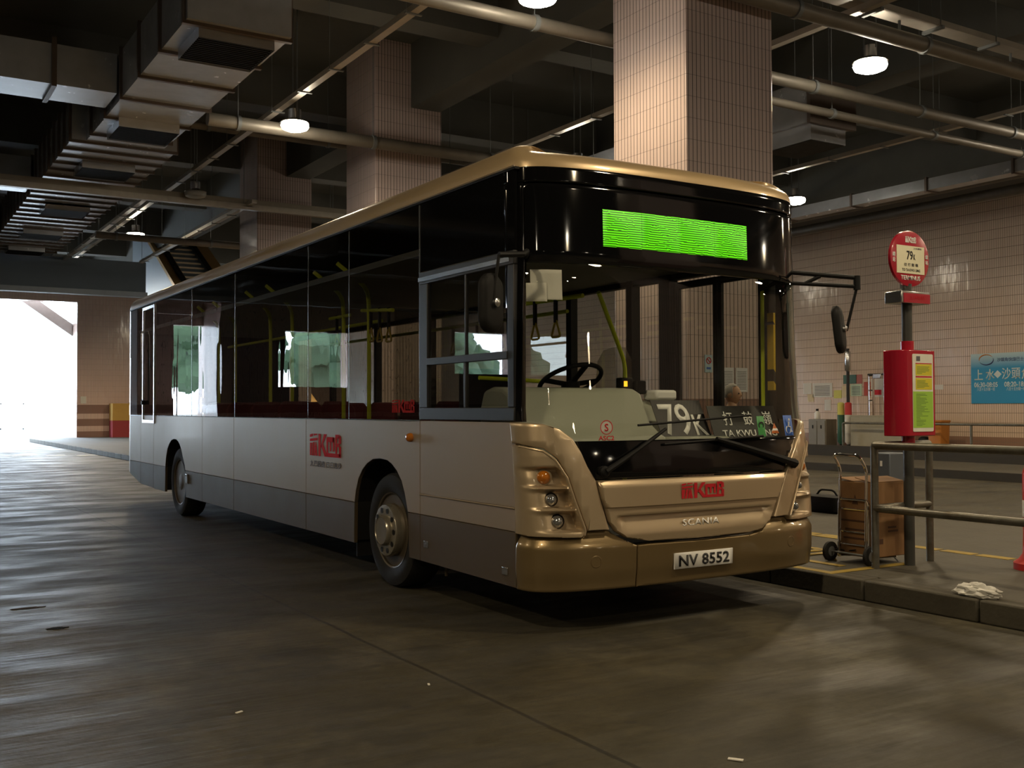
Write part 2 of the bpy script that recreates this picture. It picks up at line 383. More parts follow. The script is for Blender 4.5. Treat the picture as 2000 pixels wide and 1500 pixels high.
def text(name, s, m, parent, origin, xd, up, w=None, h=None, size=.1, ext=.002, bold=0., align='C', spacing=1.0, world=True, shear=0.):
    """Lettering as a mesh; (w,h) fit its box; origin is the box centre (align C) or left end."""
    cu = bpy.data.curves.new(name, 'FONT'); cu.body = s; cu.size = size; cu.extrude = 0; cu.offset = bold * size
    cu.resolution_u = 3; cu.space_character = spacing; cu.shear = shear
    tmp = bpy.data.objects.new('tmp', cu); COL.objects.link(tmp)
    dg = bpy.context.evaluated_depsgraph_get(); me = bpy.data.meshes.new_from_object(tmp.evaluated_get(dg))
    bpy.data.objects.remove(tmp); bpy.data.curves.remove(cu)
    bm = bmesh.new(); bm.from_mesh(me); bpy.data.meshes.remove(me)
    if not bm.verts: bm.free(); return None
    x0 = min(v.co.x for v in bm.verts); x1 = max(v.co.x for v in bm.verts); y0 = min(v.co.y for v in bm.verts); y1 = max(v.co.y for v in bm.verts)
    sx = (w / (x1 - x0)) if w else None; sy = (h / (y1 - y0)) if h else None
    sx = sx or sy or 1.; sy = sy or sx
    cx = (x0 + x1) / 2 if align == 'C' else x0; cy = (y0 + y1) / 2
    xd = Vector(xd).normalized(); up = Vector(up).normalized(); nd = xd.cross(up); og = Vector(origin)
    bmesh.ops.dissolve_limit(bm, angle_limit=.02, verts=bm.verts, edges=bm.edges)
    ret = bmesh.ops.extrude_face_region(bm, geom=bm.faces[:])
    for v in ret['geom']:
        if isinstance(v, bmesh.types.BMVert): v.co.z += ext / 1.0
    for v in bm.verts: v.co = og + xd * ((v.co.x - cx) * sx) + up * ((v.co.y - cy) * sy) + nd * v.co.z
    mb = MB(); mb.bm.free(); mb.bm = bm
    return mb.build(name, m, parent, smooth=False, world=world)

# ------------------------------------------------------------------ the setting
def struct(o): o['kind'] = 'structure'; return o
struct(box('floor', (-30, -45, -.2), (30, 48, 0), FLOOR))
struct(box('ceiling', (-30, -45, 8.2), (30, 48, 8.5), CONC))
bm_ = MB()
struct(box('wall_right', (21, -45, 0), (21.4, 48, 8.2), TILEW))
struct(box('wall_left', (-30.4, -45, 0), (-30, 48, 8.2), CONC))
struct(box('wall_back', (-30, -45.4, 0), (21, -45, 8.2), CONC))
# far wall: three daylight openings are left between its parts
mb = MB()
mb.box((4.62, 45, 0), (21, 45.6, 8.2)); mb.box((-8.9, 45, 0), (-5.5, 45.6, 8.2)); mb.box((-5.5, 45, 6.25), (4.62, 45.6, 8.2)); mb.box((-10.3, 45, 5.4), (-8.9, 45.6, 8.2)); mb.box((-14.2, 45, 0), (-10.3, 45.6, 8.2))
mb.box((-17.6, 45, 0), (-14.2, 45.6, 2.5)); mb.box((-17.6, 45, 5.3), (-14.2, 45.6, 8.2)); mb.box((-24., 45, 0), (-17.6, 45.6, 8.2))
mb.box((-27.4, 45, 0), (-24., 45.6, 3.3)); mb.box((-27.4, 45, 5.6), (-24., 45.6, 8.2)); mb.box((-30, 45, 0), (-27.4, 45.6, 8.2)); mb.box((-11.0, 42.4, 0), (-10.3, 45, 8.2))
struct(mb.build('wall_far', TILEF))
struct(box('trim_reveal', (4.62, 45.6, 0), (4.9, 48.4, 6.6), TILEF))
# the boarding platform and its kerb
struct(box('platform', (2.83, -45, 0), (6.62, 45, .15), PLAT))
mb = MB(); yk = -44.; 
while yk < 44.5:
    mb.box((2.64, yk + .006, 0), (2.83, yk + .908, .152)); yk += .914
struct(mb.build('kerb', KERB, bevel=.014))
struct(box('platform_edge_far', (14.62, -45, 0), (17.4, 40, .16), PLAT)); struct(box('kerb_far', (14.5, -45, 0), (14.62, 40, .165), GRIME))
struct(box('barrier_plinth', (19.2, -45, 0), (19.5, 30, .34), GRIME))
struct(box('walkway', (19.5, -45, 0), (21, 30, .2), PLAT))
for i, (y0, nm) in enumerate(((3.7, 'pillar'), (12.15, 'pillar'), (18.9, 'pillar'), (-6., 'pillar'))):
    o = struct(box(nm, (4.38, y0, .15), (5.74, y0 + 1.35, 8.2), TILEP, bevel=.012))
for y in (-9.2, -5., -.8, 3.4, 9., 14.6, 20.2, 25.8, 31.4, 37.): struct(box('ceiling_beam', (-29.5, y, 7.35), (21, y + .55, 8.2), CONC))
for x in (-9., -2.8, 5.1, 11.2): struct(box('ceiling_beam', (x, -45, 7.0), (x + .6, 45, 8.2), CONC))
struct(box('downstand_beam', (-20, 29.6, 5.05), (4.2, 30.2, 6.15), CONCB))
struct(box('downstand_lip', (-20, 29.35, 5.0), (4.2, 29.6, 5.16), mat('pale_blue_trim', (.25, .29, .33), .5)))
struct(box('bulkhead_beam', (17.6, -45, 6.75), (21, 45, 8.2), CONC))
# yellow floor markings on the platform
mb = MB()
def flat(mb, pts, z): mb.prism(pts, lambda u, v, d: (u, v, z + d), 0, .003)
for a, b, c, d in ((2.66, .18, 3.62, .26), (2.66, .26, 2.74, 3.4), (2.74, 2.05, 4.34, 2.13), (4.34, .95, 4.42, 2.13), (3.0, .40, 3.08, 1.9), (3.0, 1.82, 4.0, 1.9)): flat(mb, [(a, b), (c, b), (c, d), (a, d)], .152)
o = mb.build('box_marking', YLINE); tag(o, 'yellow painted waiting box on the platform beside the bus front', 'floor marking')
text('box_lettering', '79K', YLINE, o, (3.45, 1.15, .154), (0, -1, 0), (1, 0, 0), w=1.1, h=.5, ext=.002, bold=.02)
mb = MB(); yk = -12.
while yk < 20:
    mb.box((4.43, yk, .15), (4.55, yk + .30, .154)); yk += .34
tag(mb.build('tactile_strip', YLINE), 'worn yellow strip running along the platform behind the railing', 'floor marking')

# ------------------------------------------------------------------ outside
struct(box('ground_outside', (-70, 48.4, -.25), (60, 130, -.05), mat('pale_concrete_paving', (.55, .55, .53), .9)))  # pale concrete of its own even tone
LEAF = mat('tree_foliage', (.055, .10, .05), .8, 0, .6, 2.5)
BARK = mat('tree_bark', (.10, .07, .05), .9)
def tree(x, y, h, label):
    t = thing('broadleaf_tree', label, 'tree', (x, y, -.05), 0, 'trees outside the exit')
    tube('trunk', [(x, y, -.05), (x + .1, y, h * .3), (x, y + .1, h * .6)], [.25, .2, .1], BARK, t)
    bm = bmesh.new(); rnd = random.Random(int(x * 10))
    for k in range(26):
        a = rnd.uniform(0, 6.28); rr = rnd.uniform(0, h * .30); c = Vector((x + rr * math.cos(a), y + rr * math.sin(a), h * rnd.uniform(.35, .9)))
        g = bmesh.ops.create_icosphere(bm, subdivisions=2, radius=h * rnd.uniform(.09, .17), matrix=Matrix.Translation(c))
        for v in g['verts']: v.co += Vector((rnd.uniform(-1, 1), rnd.uniform(-1, 1), rnd.uniform(-1, 1))) * h * .02
    mb = MB(); mb.bm.free(); mb.bm = bm; mb.build('foliage', LEAF, t, smooth=False)
tree(-12.5, 62, 9.5, 'broad green tree reflected in the rear side window of the bus')
tree(-17.5, 66, 10.5, 'taller green tree further left, reflected in the middle side windows')
tree(-22.5, 60, 9, 'green tree reflected behind the tall narrow opening')
tree(-29.0, 64, 10, 'green tree reflected in the driver side window')
tree(-36.0, 68, 11, 'green tree at the outermost end of the reflected row')
mb = MB()
for k in range(8): mb.box((-4 + 1.1 * k, 55.95, -.05), (-3.94 + 1.1 * k, 56.05, 1.75))
mb.box((-4, 55.95, 1.7), (4.2, 56.05, 1.8)); mb.box((-4, 55.95, .35), (4.2, 56.05, .42))
tag(mb.build('street_railing', LGREY), 'pale metal railing outside the bright exit', 'railing')
o = tag(box('concrete_barrier', (-20, 57.5, -.05), (-6, 57.9, 1.1), mat('pale_concrete', (.6, .6, .58), .9)), 'low pale concrete wall outside the exit, seen in the bus windows', 'barrier')
mb = MB(); mb.prism([(1.2, 7.2), (2.0, 7.2), (4.6, 5.35), (4.6, 4.8)], lambda u, v, d: (u, 46.2 + d, v), 0, 1.2)
struct(mb.build('trim_ramp_brace', mat('pale_painted_concrete', (.7, .7, .7), .8)))

# ------------------------------------------------------------------ lamps
GLOW = nt('lamp_glow'); _e = N(GLOW[1], 'Emission'); _e.inputs[1].default_value = LAMP_GLOW
_n = N(GLOW[1], 'TexNoise', i_Scale=3.); GLOW[1].links.new(mixc(GLOW[1], _n.outputs['Fac'], (1, .86, .66), (1, .92, .74)), _e.inputs[0]); GLOW[1].links.new(_e.outputs[0], GLOW[2].inputs[0]); GLOW = GLOW[0]
UNLIT = mat('unlit_diffuser', (.3, .3, .28), .3)
def lamp_proto(lit):
    t = thing('ceiling_lamp', 'x', 'lamp')
    MB().lathe([(.0, 0), (.14, .002), (.205, .03), (.225, .075), (.215, .11)], (0, 0, -.10), 'Z', 28).build('diffuser', GLOW if lit else UNLIT, t)
    MB().lathe([(.22, .01), (.235, .02), (.22, .04), (.12, .07), (.10, .09), (.10, .24), (.0, .245)], (0, 0, 0), 'Z', 24).build('housing', ALU, t)
    for s in (-1, 1): tube('rod', [(0, s * .10, .2), (0, s * .10, 2.2)], .012, GALVD, t, 6)
    if lit:
        L = bpy.data.lights.new('lamp_light', 'SPOT'); L.energy = LAMP_POWER; L.color = LAMP_RGB; L.spot_size = R(178); L.spot_blend = .75; L.shadow_soft_size = .18
        lo = bpy.data.objects.new('lamp_light', L); COL.objects.link(lo); lo.parent = t; lo.location = (0, 0, -.18)
    return t
LAMPS = [(2.83, 4.4, .5, 'lit round ceiling lamp just above the top edge, over the bus front'), (2.38, 10.87, 1, 'lit round ceiling lamp in front of the tiled pillar behind the bus, left of it'),
         (2.45, 17.1, 0, 'unlit round ceiling lamp between the two lit ones on the same conduit'), (2.52, 23.19, 1, 'lit round ceiling lamp beside the sloping escalator'),
         (7.93, 4.04, 1, 'largest lit ceiling lamp, right of the near tiled pillar'), (13.99, 11.01, 1, 'small lit ceiling lamp just above the right top corner of the bus')]
HID = 'unseen round ceiling lamp outside the picture, for glints on the bus and added light'
for x, ys in ((-4.4, (-2.8,)), (-8.6, (11., 4.3, -4., -15., -28.)), (2.6, (-2.6, -9.2, -15.8, -29.)), (8.2, (-2.6, -9.2, -22.4)), (13.9, (-2.6, -15.8, -29.)), (18.2, (4.3, -2.4, -9.2, -22.4))):  # lone left lamp and near right-column lamps added to brighten floor and wall
    for y in ys: LAMPS.append((x, y, {(2.6, -2.6): .4, (8.2, -2.6): .55, (2.6, -9.2): .5, (8.2, -9.2): .7, (-4.4, -2.8): .8}.get((x, y), 1.), HID))
LAMPS += [(3.2, 36., 1.9, 'unseen ceiling lamp added behind the deep cross beam to light the far wall'), (9., 35., 1.9, 'unseen ceiling lamp added behind the bus, close to the far wall'), (8.0, 10.9, 1, 'unseen ceiling lamp added just behind the bus roof'), (8.0, 23.2, 1, 'unseen ceiling lamp added behind the bus between the far pillars'), (13.9, 4.3, 1, 'unseen ceiling lamp added just outside the right edge, lighting the wall'), (13.9, 17.2, 1, 'unseen ceiling lamp added behind the bus, lighting the right wall'), (8.2, 17.2, 1, 'lit ceiling lamp hidden behind the bus, lighting the pillars'), (13.9, 23.2, 1, 'lit ceiling lamp far behind the bus over the second lane')]  # unseen lamps, most added to brighten the far wall, pillars and right wall
PR = {1: lamp_proto(1), 0: lamp_proto(0)}
used = set()
for x, y, lit, lab in LAMPS:
    on = 1 if lit else 0; t = copy_tree(PR[on]) if on in used else PR[on]; used.add(on)
    if lit not in (0, 1):      # strength set lamp by lamp to dim or brighten nearby surfaces
        for c in kids(t):
            if c.type == 'LIGHT': c.data = c.data.copy(); c.data.energy = LAMP_POWER * lit
    t.location = (x, y, 6.0); tag(t, lab, 'lamp', 'round ceiling lamps over the bays')

# ------------------------------------------------------------------ services under the ceiling
DXA, DXB, DZA, DZB = -.46, 1.34, 6.13, 6.86
duct = thing('ventilation_duct', 'long sheet metal air duct over the left lane with boxed outlets', 'duct', (.42, 18, 6.))
mb = MB(); mb.box((-.22, 7.46, DZA), (1.09, 14.2, DZB)); mb.box((DXA, 14.2, DZA), (DXB, 29.4, DZB)); mb.build('duct_body', SHEET, duct)
for k in range(31):
    y = 7.53 + k * 1.22 if k < 6 else 14.25 + (k - 6) * .62
    if y < 29: MB().box((DXA - .04 if y > 14.1 else -.26, y, DZA - .04), (DXB + .04 if y > 14.1 else 1.13, y + .07, DZB + .04)).build('flange', DUCTB, duct)
for y in (7.62, 12.35, 15.7, 20.45, 24.3, 27.6):
    mb = MB(); a, b = -.04, .92
    mb.rings([[(a, y, DZA), (b, y, DZA), (b, y + 1, DZA), (a, y + 1, DZA)], [(a, y, 5.98), (b, y, 5.98), (b, y + 1, 5.98), (a, y + 1, 5.98)]], caps=(False, False))
    o = mb.build('outlet_box', SHEET, duct)
    mb = MB()
    for k in range(14): mb.box((a + .02, y + .03 + k * .068, 5.985), (b - .02, y + .045 + k * .068, 6.015))
    mb.box((a + .01, y + .01, 6.015), (b - .01, y + .99, 6.02)); mb.build('grille', BLACKM, o)
for y, lab in ((11.3, 'short side duct branching left from the big duct, nearest one'), (19.0, 'short side duct branching left from the big duct, second one'), (25.2, 'short side duct branching left from the big duct, farthest one')):
    t = thing('branch_duct', lab, 'duct', (-4, y, 6.1), 0, 'side ducts off the big duct')
    MB().box((-9, y, 6.2), (DXA - .06 if y > 14 else -.28, y + .9, 6.80)).build('duct_body', SHEET, t)
    for x in (-1.2, -2.3, -3.4, -4.5): MB().box((x, y - .04, 6.16), (x + .07, y + .94, 6.89)).build('flange', DUCTB, t)
def duct_box(name, a, b, lab, neck=None):
    t = thing(name, lab, 'duct', ((a[0] + b[0]) / 2, (a[1] + b[1]) / 2, a[2]))
    MB().box(a, b).build('duct_body', SHEET, t)
    for x in (a[0] + .1, b[0] - .1):
        for y in (a[1] + .4, b[1] - .3): MB().tube([(x, y, b[2]), (x, y, 8.19)], .008, 5).build('hanger_rod', GALVD, t)
    if neck: 
        n = MB().box((a[0] + .08, a[1] + .06, a[2] - .26), (b[0] - .12, a[1] + 1.1, a[2])).build('outlet_box', SHEET, t)
        MB().box((a[0] + .1, a[1] + .08, a[2] - .27), (b[0] - .14, a[1] + 1.08, a[2] - .255)).build('grille', BLACKM, n)
        MB().box((a[0] - .03, a[1] - .03, a[2] - .02), (b[0] + .03, a[1] + .04, b[2] + .03)).build('flange', DUCTB, t)
    return t
duct_box('ventilation_duct', (9.05, 6.1, 5.88), (10.05, 16, 6.55), 'boxed air duct end right of the near tiled pillar', True)
duct_box('ventilation_duct', (5.9, 13.6, 4.8), (12.5, 14.4, 5.58), 'pale air duct crossing behind the front part of the bus roof', False)
t = thing('duct_drop', 'pink grey duct casing standing right of the second tiled pillar', 'duct', (5.9, 12.1, 4.2))
MB().box((5.78, 11.4, 4.75), (6.9, 12.1, 5.45)).build('duct_body', SHEET, t); MB().box((5.72, 11.3, 4.7), (6.95, 12.15, 4.76)).build('flange', DUCTB, t)
def trunking(x, y0, y1, z, lab, w=.11):
    t = thing('cable_trunking', lab, 'cable trunking', (x, (y0 + y1) / 2, z), 0, 'cable trunkings along the bays')
    MB().box((x - w / 2, y0, z), (x + w / 2, y1, z + .08)).build('channel', TRUNK, t)
    y = y0 + .4
    while y < y1: MB().box((x - w / 2 - .06, y, z - .015), (x + w / 2 + .06, y + .04, z)).build('bracket', GALVD, t); y += 1.25
    y = y0 + .42
    while y < y1: MB().tube([(x - .1, y, z), (x - .1, y, 8.19)], .006, 5).build('hanger_rod', GALVD, t); y += 2.5
trunking(2.25, 5.9, 31, 6.3, 'long pale conduit carrying the lamps above the bus, left of it')
trunking(1.75, 18., 31, 6.05, 'pale conduit just below and beside the lamp conduit, far end')
trunking(3.7, 17.0, 28, 5.9, 'short pale conduit leading to the third tiled pillar')
trunking(6.98, -4, 17, 6.3, 'pale conduit crossing behind the near tiled pillar')
trunking(12.8, -4, 12, 6.3, 'pale conduit under the duct end on the right')
def xpipe(name, y, z, x0, x1, r, lab, m=PIPEM, n=12, rods=True):
    t = thing(name, lab, 'pipe', ((x0 + x1) / 2, y, z), 0, 'service pipes across the bays')
    tube('pipe_run', [(x0, y, z), (x1, y, z)], r, m, t, n)
    x = x0 + .5
    while x < x1:
        MB().lathe([(r, -.03), (r + .018, -.03), (r + .018, .03), (r, .03)], (x, y, z), 'X', n).build('clamp', GALVD, t)
        if rods: MB().tube([(x, y, z + r), (x, y, 8.19)], .007, 5).build('hanger_rod', GALVD, t)
        x += 2.4
xpipe('service_pipe', 5.18, 6.02, -2, 17.5, .085, 'thick pipe crossing above the bus front and behind the largest lamp')
xpipe('service_pipe', 5.45, 5.80, 5.9, 17.5, .06, 'thinner pipe just under the thick one, right of the near pillar')
xpipe('service_pipe', 3.47, 6.15, 3, 15.7, .10, 'grey pipe highest on the right, above the largest lamp', rods=False)
xpipe('service_pipe', 11.55, 6.08, 1.16, 8.9, .11, 'grey pipe crossing in front of the second tiled pillar')
xpipe('service_pipe', 14.5, 6.75, 1.5, 17.5, .07, 'thin pipe crossing high between the second and third lamps')
xpipe('service_pipe', 22.5, 5.8, 1.4, 12, .09, 'pipe crossing just above the escalator')
xpipe('service_pipe', 8.2, 7.2, -20, .2, .12, 'dark pipe at the upper left, passing under the big duct end')
t = thing('cable_tray', 'broad cable tray crossing the left lane under the big duct', 'cable tray', (2, 17.6, 5.9))
MB().box((-14, 17.45, 5.88), (7.5, 17.85, 6.06)).build('tray', mat('tray_steel', (.28, .25, .2), .4, .5), t)
MB().box((-14, 17.40, 5.82), (7.5, 17.45, 5.94)).build('conduit', TRUNK, t)
t = thing('cable_tray', 'pale cable tray at the top right, above the largest lamp', 'cable tray', (12, 3.4, 6.35))
MB().box((6.2, 3.3, 6.38), (20, 3.55, 6.46)).build('tray', TRUNK, t)
for x in (7.2, 8.4, 9.6, 10.8, 12., 13.2): MB().box((x, 3.27, 6.34), (x + .05, 3.58, 6.38)).build('bracket', GALVD, t); MB().tube([(x, 3.29, 6.36), (x, 3.29, 8.19)], .006, 5).build('hanger_rod', GALVD, t)
for x in (7.8, 10.2, 12.6): MB().tube([(x, 3.47, 6.2), (x, 3.47, 6.38)], .02, 6).build('pipe_hook', GALVD, t)
t = thing('wall_duct', 'long square duct running under the ceiling near the right tiled wall', 'duct', (16, 0, 6.05))
MB().box((15.85, -20, 6.05), (16.2, 22, 6.3)).build('duct_body', SHEET, t)
[MB().box((15.82, y, 6.02), (16.23, y + .05, 6.33)).build('flange', DUCTB, t) for y in range(-19, 22, 2)]
for x, z, r, lab in ((18.0, 6.5, .09, 'upper dark pipe hugging the top of the right tiled wall'), (18.6, 6.3, .13, 'lower thick dark pipe hugging the top of the right tiled wall')):
    t = thing('wall_pipe', lab, 'pipe', (x, 0, z), 0, 'pipes along the right wall'); tube('pipe_run', [(x, -20, z), (x, 24, z)], r, PIPEM, t)

# escalator rising away behind the bus
def esc():
    GOLDM = mat('bronze_cladding', (.55, .33, .11), .3, .55, .1, 3.)
    t = thing('escalator', 'escalator rising away behind the bus rear, blue grey side and bronze edges', 'escalator', (5.6, 19, .15))
    def line(y): return .15 + (y - 19.) * .527
    def P(x0, x1, dz0, dz1, nm, m, ya=19.4, yb=35.4):
        MB().prism([(ya, line(ya) + dz0), (yb, line(yb) + dz0), (yb, line(yb) + dz1), (ya, line(ya) + dz1)], lambda u, v, d: (d, u, v), x0, x1).build(nm, m, t)
    P(5.0, 6.75, -2.3, -.12, 'truss_cladding', mat('blue_grey_cladding', (.24, .30, .36), .45, .2), 23.5)
    P(4.96, 5.22, -.12, .02, 'deck_edge', GOLDM); P(6.5, 6.95, -.12, .06, 'deck_edge', GOLDM)
    P(5.26, 5.36, .0, .16, 'handrail', BLACKM); P(6.40, 6.48, .0, .16, 'handrail', BLACKM)
    P(5.38, 5.41, -.1, .10, 'skirting', GOLDM)
    mb = MB()
    y = 19.5
    while y < 35: mb.box((5.42, y, line(y) - .35), (6.38, y + .4, line(y) - .06)); y += .4
    mb.build('steps', mat('step_metal', (.38, .30, .20), .45, .3), t)
esc()

# ------------------------------------------------------------------ the bus
BUS = thing('bus', 'gold single deck city bus parked at the platform with a green lit display', 'bus', (1.25, 6., 0))
HW, FD, FN = 1.25, .35, 3.0
def _front(t): t = min(abs(t) / HW, 1.); return FD * (1 - max(0., 1 - t ** FN) ** (1 / FN))
_T = [-HW + 2 * HW * (.5 - .5 * math.cos(math.pi * i / 600)) for i in range(601)]
_Y = [_front(t) for t in _T]; _S = [0.]
for i in range(600): _S.append(_S[-1] + math.hypot(_T[i + 1] - _T[i], _Y[i + 1] - _Y[i]))
_half = _S[300]; _S = [s - _half for s in _S]; SMAX = _S[-1]
OFFZ = [(.2, .02), (.6, .01), (.9, .03), (1.1, .045), (1.4, .10), (1.8, .13), (2.2, .15), (2.6, .16), (2.9, .17), (3.2, .18)]
import bisect
def fbase(s):
    s = max(-SMAX + 1e-6, min(SMAX - 1e-6, s)); i = max(1, min(600, bisect.bisect_left(_S, s)))
    u = (s - _S[i - 1]) / (_S[i] - _S[i - 1]); return _T[i - 1] + u * (_T[i] - _T[i - 1]), _Y[i - 1] + u * (_Y[i] - _Y[i - 1])
def fnorm(s):
    a = fbase(s - .004); b = fbase(s + .004); n = Vector((b[1] - a[1], -(b[0] - a[0]), 0)).normalized(); return n
def FP(s, z, d=0.):
    x, y = fbase(s); n = fnorm(s); return (1.25 + x + n.x * d, y + interp(z, OFFZ) + n.y * d, z)
def OP(y, z, d=0.): return (-d, y, z)                # offside flank
def NP(y, z, d=0.): return (2.5 + d, y, z)           # nearside flank
def fpanel(name, poly, m, d=0., th=.03, ch=.005, du=.05, dv=.08, disp=None, parent=BUS): return panel(name, poly, FP, m, parent, d, th, ch, du, dv, disp)

# --- nose: bumper, corner swooshes, headlamp modules, grille panel
LOWER = [(-.745, .60), (-.727, .607), (-.643, .561), (-.465, .531), (-.053, .525), (.395, .530), (.53, .548), (.60, .59)]
def bdisp(s, z):  # the bumper's upper shoulder leans back
    return -.05 * smooth(.52, .64, z) if z > .52 else -.012 * smooth(.40, .28, z)
bl = [(-1.415, .262), (-.566, .262), (-.566, .527), (-.643, .561), (-.727, .607), (-.758, .632), (-.918, .632), (-.938, .60), (-.965, .588), (-1.415, .604)]
br = [(-.560, .262), (1.415, .262), (1.415, .604), (.95, .594), (.842, .60), (.822, .628), (.66, .632), (.62, .606), (.53, .548), (.395, .530), (-.053, .525), (-.465, .531), (-.560, .527)]
fpanel('bumper', bl, BRONZE2, .012, .06, .006, .05, .02, bdisp); fpanel('bumper', br, BRONZE2, .012, .06, .006, .05, .02, bdisp)
MODL = [(-1.415, 1.165), (-1.362, 1.165), (-1.181, 1.137), (-1.105, 1.076), (-1.037, .964), (-.991, .812), (-.933, .64), (-.945, .604), (-.972, .596), (-1.415, .611)]
MODR = [(.829, .634), (.90, .76), (.97, .88), (1.05, 1.0), (1.14, 1.10), (1.25, 1.155), (1.415, 1.168), (1.415, .611), (.95, .60), (.842, .605)]
SWL = [(-1.415, 1.311), (-1.347, 1.311), (-1.164, 1.301), (-1.064, 1.27), (-.986, 1.208), (-.94, 1.126), (-.902, 1.034), (-.85, .946), (-.822, .828), (-.783, .683), (-.768, .638), (-.918, .638), (-.98, .815), (-1.026, .968), (-1.094, 1.085), (-1.174, 1.149), (-1.358, 1.178), (-1.415, 1.178)]
SWR = [(.66, .638), (.729, .776), (.822, .944), (.893, 1.034), (1.0, 1.16), (1.09, 1.24), (1.2, 1.295), (1.35, 1.311), (1.415, 1.311), (1.415, 1.18), (1.245, 1.168), (1.13, 1.112), (1.04, 1.008), (.96, .885), (.89, .765), (.816, .638)]
def lampz(i): return (.969, .831, .695)[i]
EDL = [(.60, -.945), (.64, -.933), (.812, -.991), (.964, -1.037), (1.076, -1.105), (1.137, -1.181), (1.165, -1.362)]
EDR = [(.60, .842), (.634, .829), (.76, .90), (.88, .97), (1.0, 1.05), (1.10, 1.14), (1.155, 1.25), (1.168, 1.41)]
def pocket(edge, sgn):
    def f(s, z):
        e = interp(z, edge); inn = -sgn * (s - e) if sgn < 0 else s - e          # distance from the inner rim outward
        inn = (e - s) if sgn < 0 else (s - e)
        rim = smooth(.016, .030, inn); d = .012
        if 1.04 > z > .628:
            k = ((z - .628) / .137) % 1.; p = smooth(0., .14, k) * smooth(1., .78, k)
            fade = smooth(.36, .03, inn) ** 1.4
            d -= .085 * p * fade * rim
        return d
    return f
ml = fpanel('headlamp_module', MODL, GOLD, .0, .05, .006, .008, .0075, pocket(EDL, -1))
mr = fpanel('headlamp_module', MODR, GOLD, .0, .05, .006, .008, .0075, pocket(EDR, 1))
fpanel('corner_panel', SWL, GOLD, .010, .04, .006); fpanel('corner_panel', SWR, GOLD, .010, .04, .006)
for par, lst in ((ml, ((-1.188, .969, .045, 1), (-1.144, .831, .038, 0), (-1.109, .695, .041, 0))), (mr, ((1.10, .969, .045, 1), (1.019, .835, .038, 0), (.947, .690, .041, 0)))):
    for s, z, r, amb in lst:
        n = fnorm(s); ax = (n, Vector((-n.y, n.x, 0)), Vector((0, 0, 1))); c = FP(s, z, -.048)
        o = MB().lathe([(r * 1.0, 0), (r, .012), (r * .88, .03), (r * .6, .046), (r * .3, .054), (0, .056)], c, ax, 24).build('indicator_lamp' if amb else 'headlamp', AMBER if amb else LENS, par)
        if amb: tag(o, 'round amber indicator lens')
        MB().lathe([(r * 1.0, -.004), (r * 1.16, -.002), (r * 1.16, .014), (r * 1.0, .022)], c, ax, 24).build('lamp_ring', BLACKG if not amb else GOLD, par)
GR = [(-.838, .944), (-.812, .828), (-.786, .770), (-.761, .683), (-.717, .622), (-.640, .578), (-.465, .549), (-.053, .542), (.395, .547), (.53, .566), (.615, .626), (.70, .765), (.80, .942)]
def gdisp(s, z):
    d = .014 * smooth(.768, .776, z) - .02 * smooth(.90, .95, z)
    if .58 < z < .722:
        side = smooth(-.715, -.64, s) * smooth(.625, .56, s); d -= .034 * side * smooth(.59, .712, z) * smooth(.722, .712, z)
    return d
gr = fpanel('grille_panel', GR, GOLD, .016, .05, .007, .04, .008, gdisp)
for par, ed, sg in ((ml, EDL, -1), (mr, EDR, 1)):
    zz = [.61 + (1.160 - .61) * i / 40 for i in range(41)]
    tube('module_rim', [FP(interp(z, ed) + sg * .004, z, .012) for z in zz], .008, GOLD, par, 8)
def fdir(s): n = fnorm(s); return Vector((-n.y, n.x, 0))
text('lettering', 'SCANIA', mat('satin_chrome_letters', (.88, .87, .84), .3, .15), gr, FP(-.033, .648, .004), fdir(-.033), (0, 0, 1), w=.318, h=.045, ext=.006, bold=.012, spacing=1.12)
def bus_logo(parent, org, xd, up, w, h, m, off):
    """emblem of slanted bars followed by the three joined letters"""
    xd = Vector(xd).normalized(); up = Vector(up).normalized(); nd = xd.cross(up); og = Vector(org)
    f = lambda u, v, d: og + xd * ((u - .5) * w) + up * ((v - .5) * h) + nd * (d + off)
    mb = MB()
    Q = [[(.0, .83), (.10, .88), (.10, 1.), (.0, .95)], [(.13, .90), (.25, .95), (.25, 1.0), (.13, 1.0)], [(0, .64), (.255, .70), (.255, .82), (0, .76)],
         [(.0, .0), (.045, .0), (.075, .58), (.0, .58)], [(.065, .0), (.115, 0), (.15, .62), (.10, .60)], [(.135, 0), (.175, 0), (.20, .30), (.17, .62)], [(.195, 0), (.255, .0), (.215, .62), (.195, .62)]]
    for q in Q: mb.prism(q, f, 0, .0015)
    # K
    for q in ([(.29, 0), (.36, 0), (.36, 1.), (.29, 1.)], [(.36, .42), (.47, 1.), (.56, 1.), (.43, .52), (.36, .36)], [(.37, .50), (.44, .56), (.58, .0), (.49, .0)]): mb.prism(q, f, 0, .0015)
    # joined m and B with the underline
    for q in ([(.55, .16), (.60, .16), (.60, .78), (.55, .88)], [(.60, .66), (.79, .66), (.79, .88), (.58, .88)], [(.655, .26), (.70, .26), (.70, .7), (.655, .7)], [(.75, .26), (.80, .26), (.80, .86), (.75, .86)],
              [(.55, .0), (1.0, .0), (.98, .17), (.55, .17)], [(.83, .15), (.88, .15), (.88, 1.), (.83, 1.)], [(.87, .84), (.97, .84), (.95, 1.), (.87, 1.)], [(.93, .58), (1., .62), (.995, .93), (.95, .97), (.93, .9)], [(.87, .45), (.97, .48), (.95, .62), (.87, .62)], [(.94, .05), (1., .05), (1., .48), (.94, .52)]): mb.prism(q, f, 0, .0015)
    return mb.build('logo', m, parent, smooth=False)
bus_logo(gr, FP(-.025, .856, .0), fdir(-.025), (0, 0, 1), .37, .100, RED, .034)
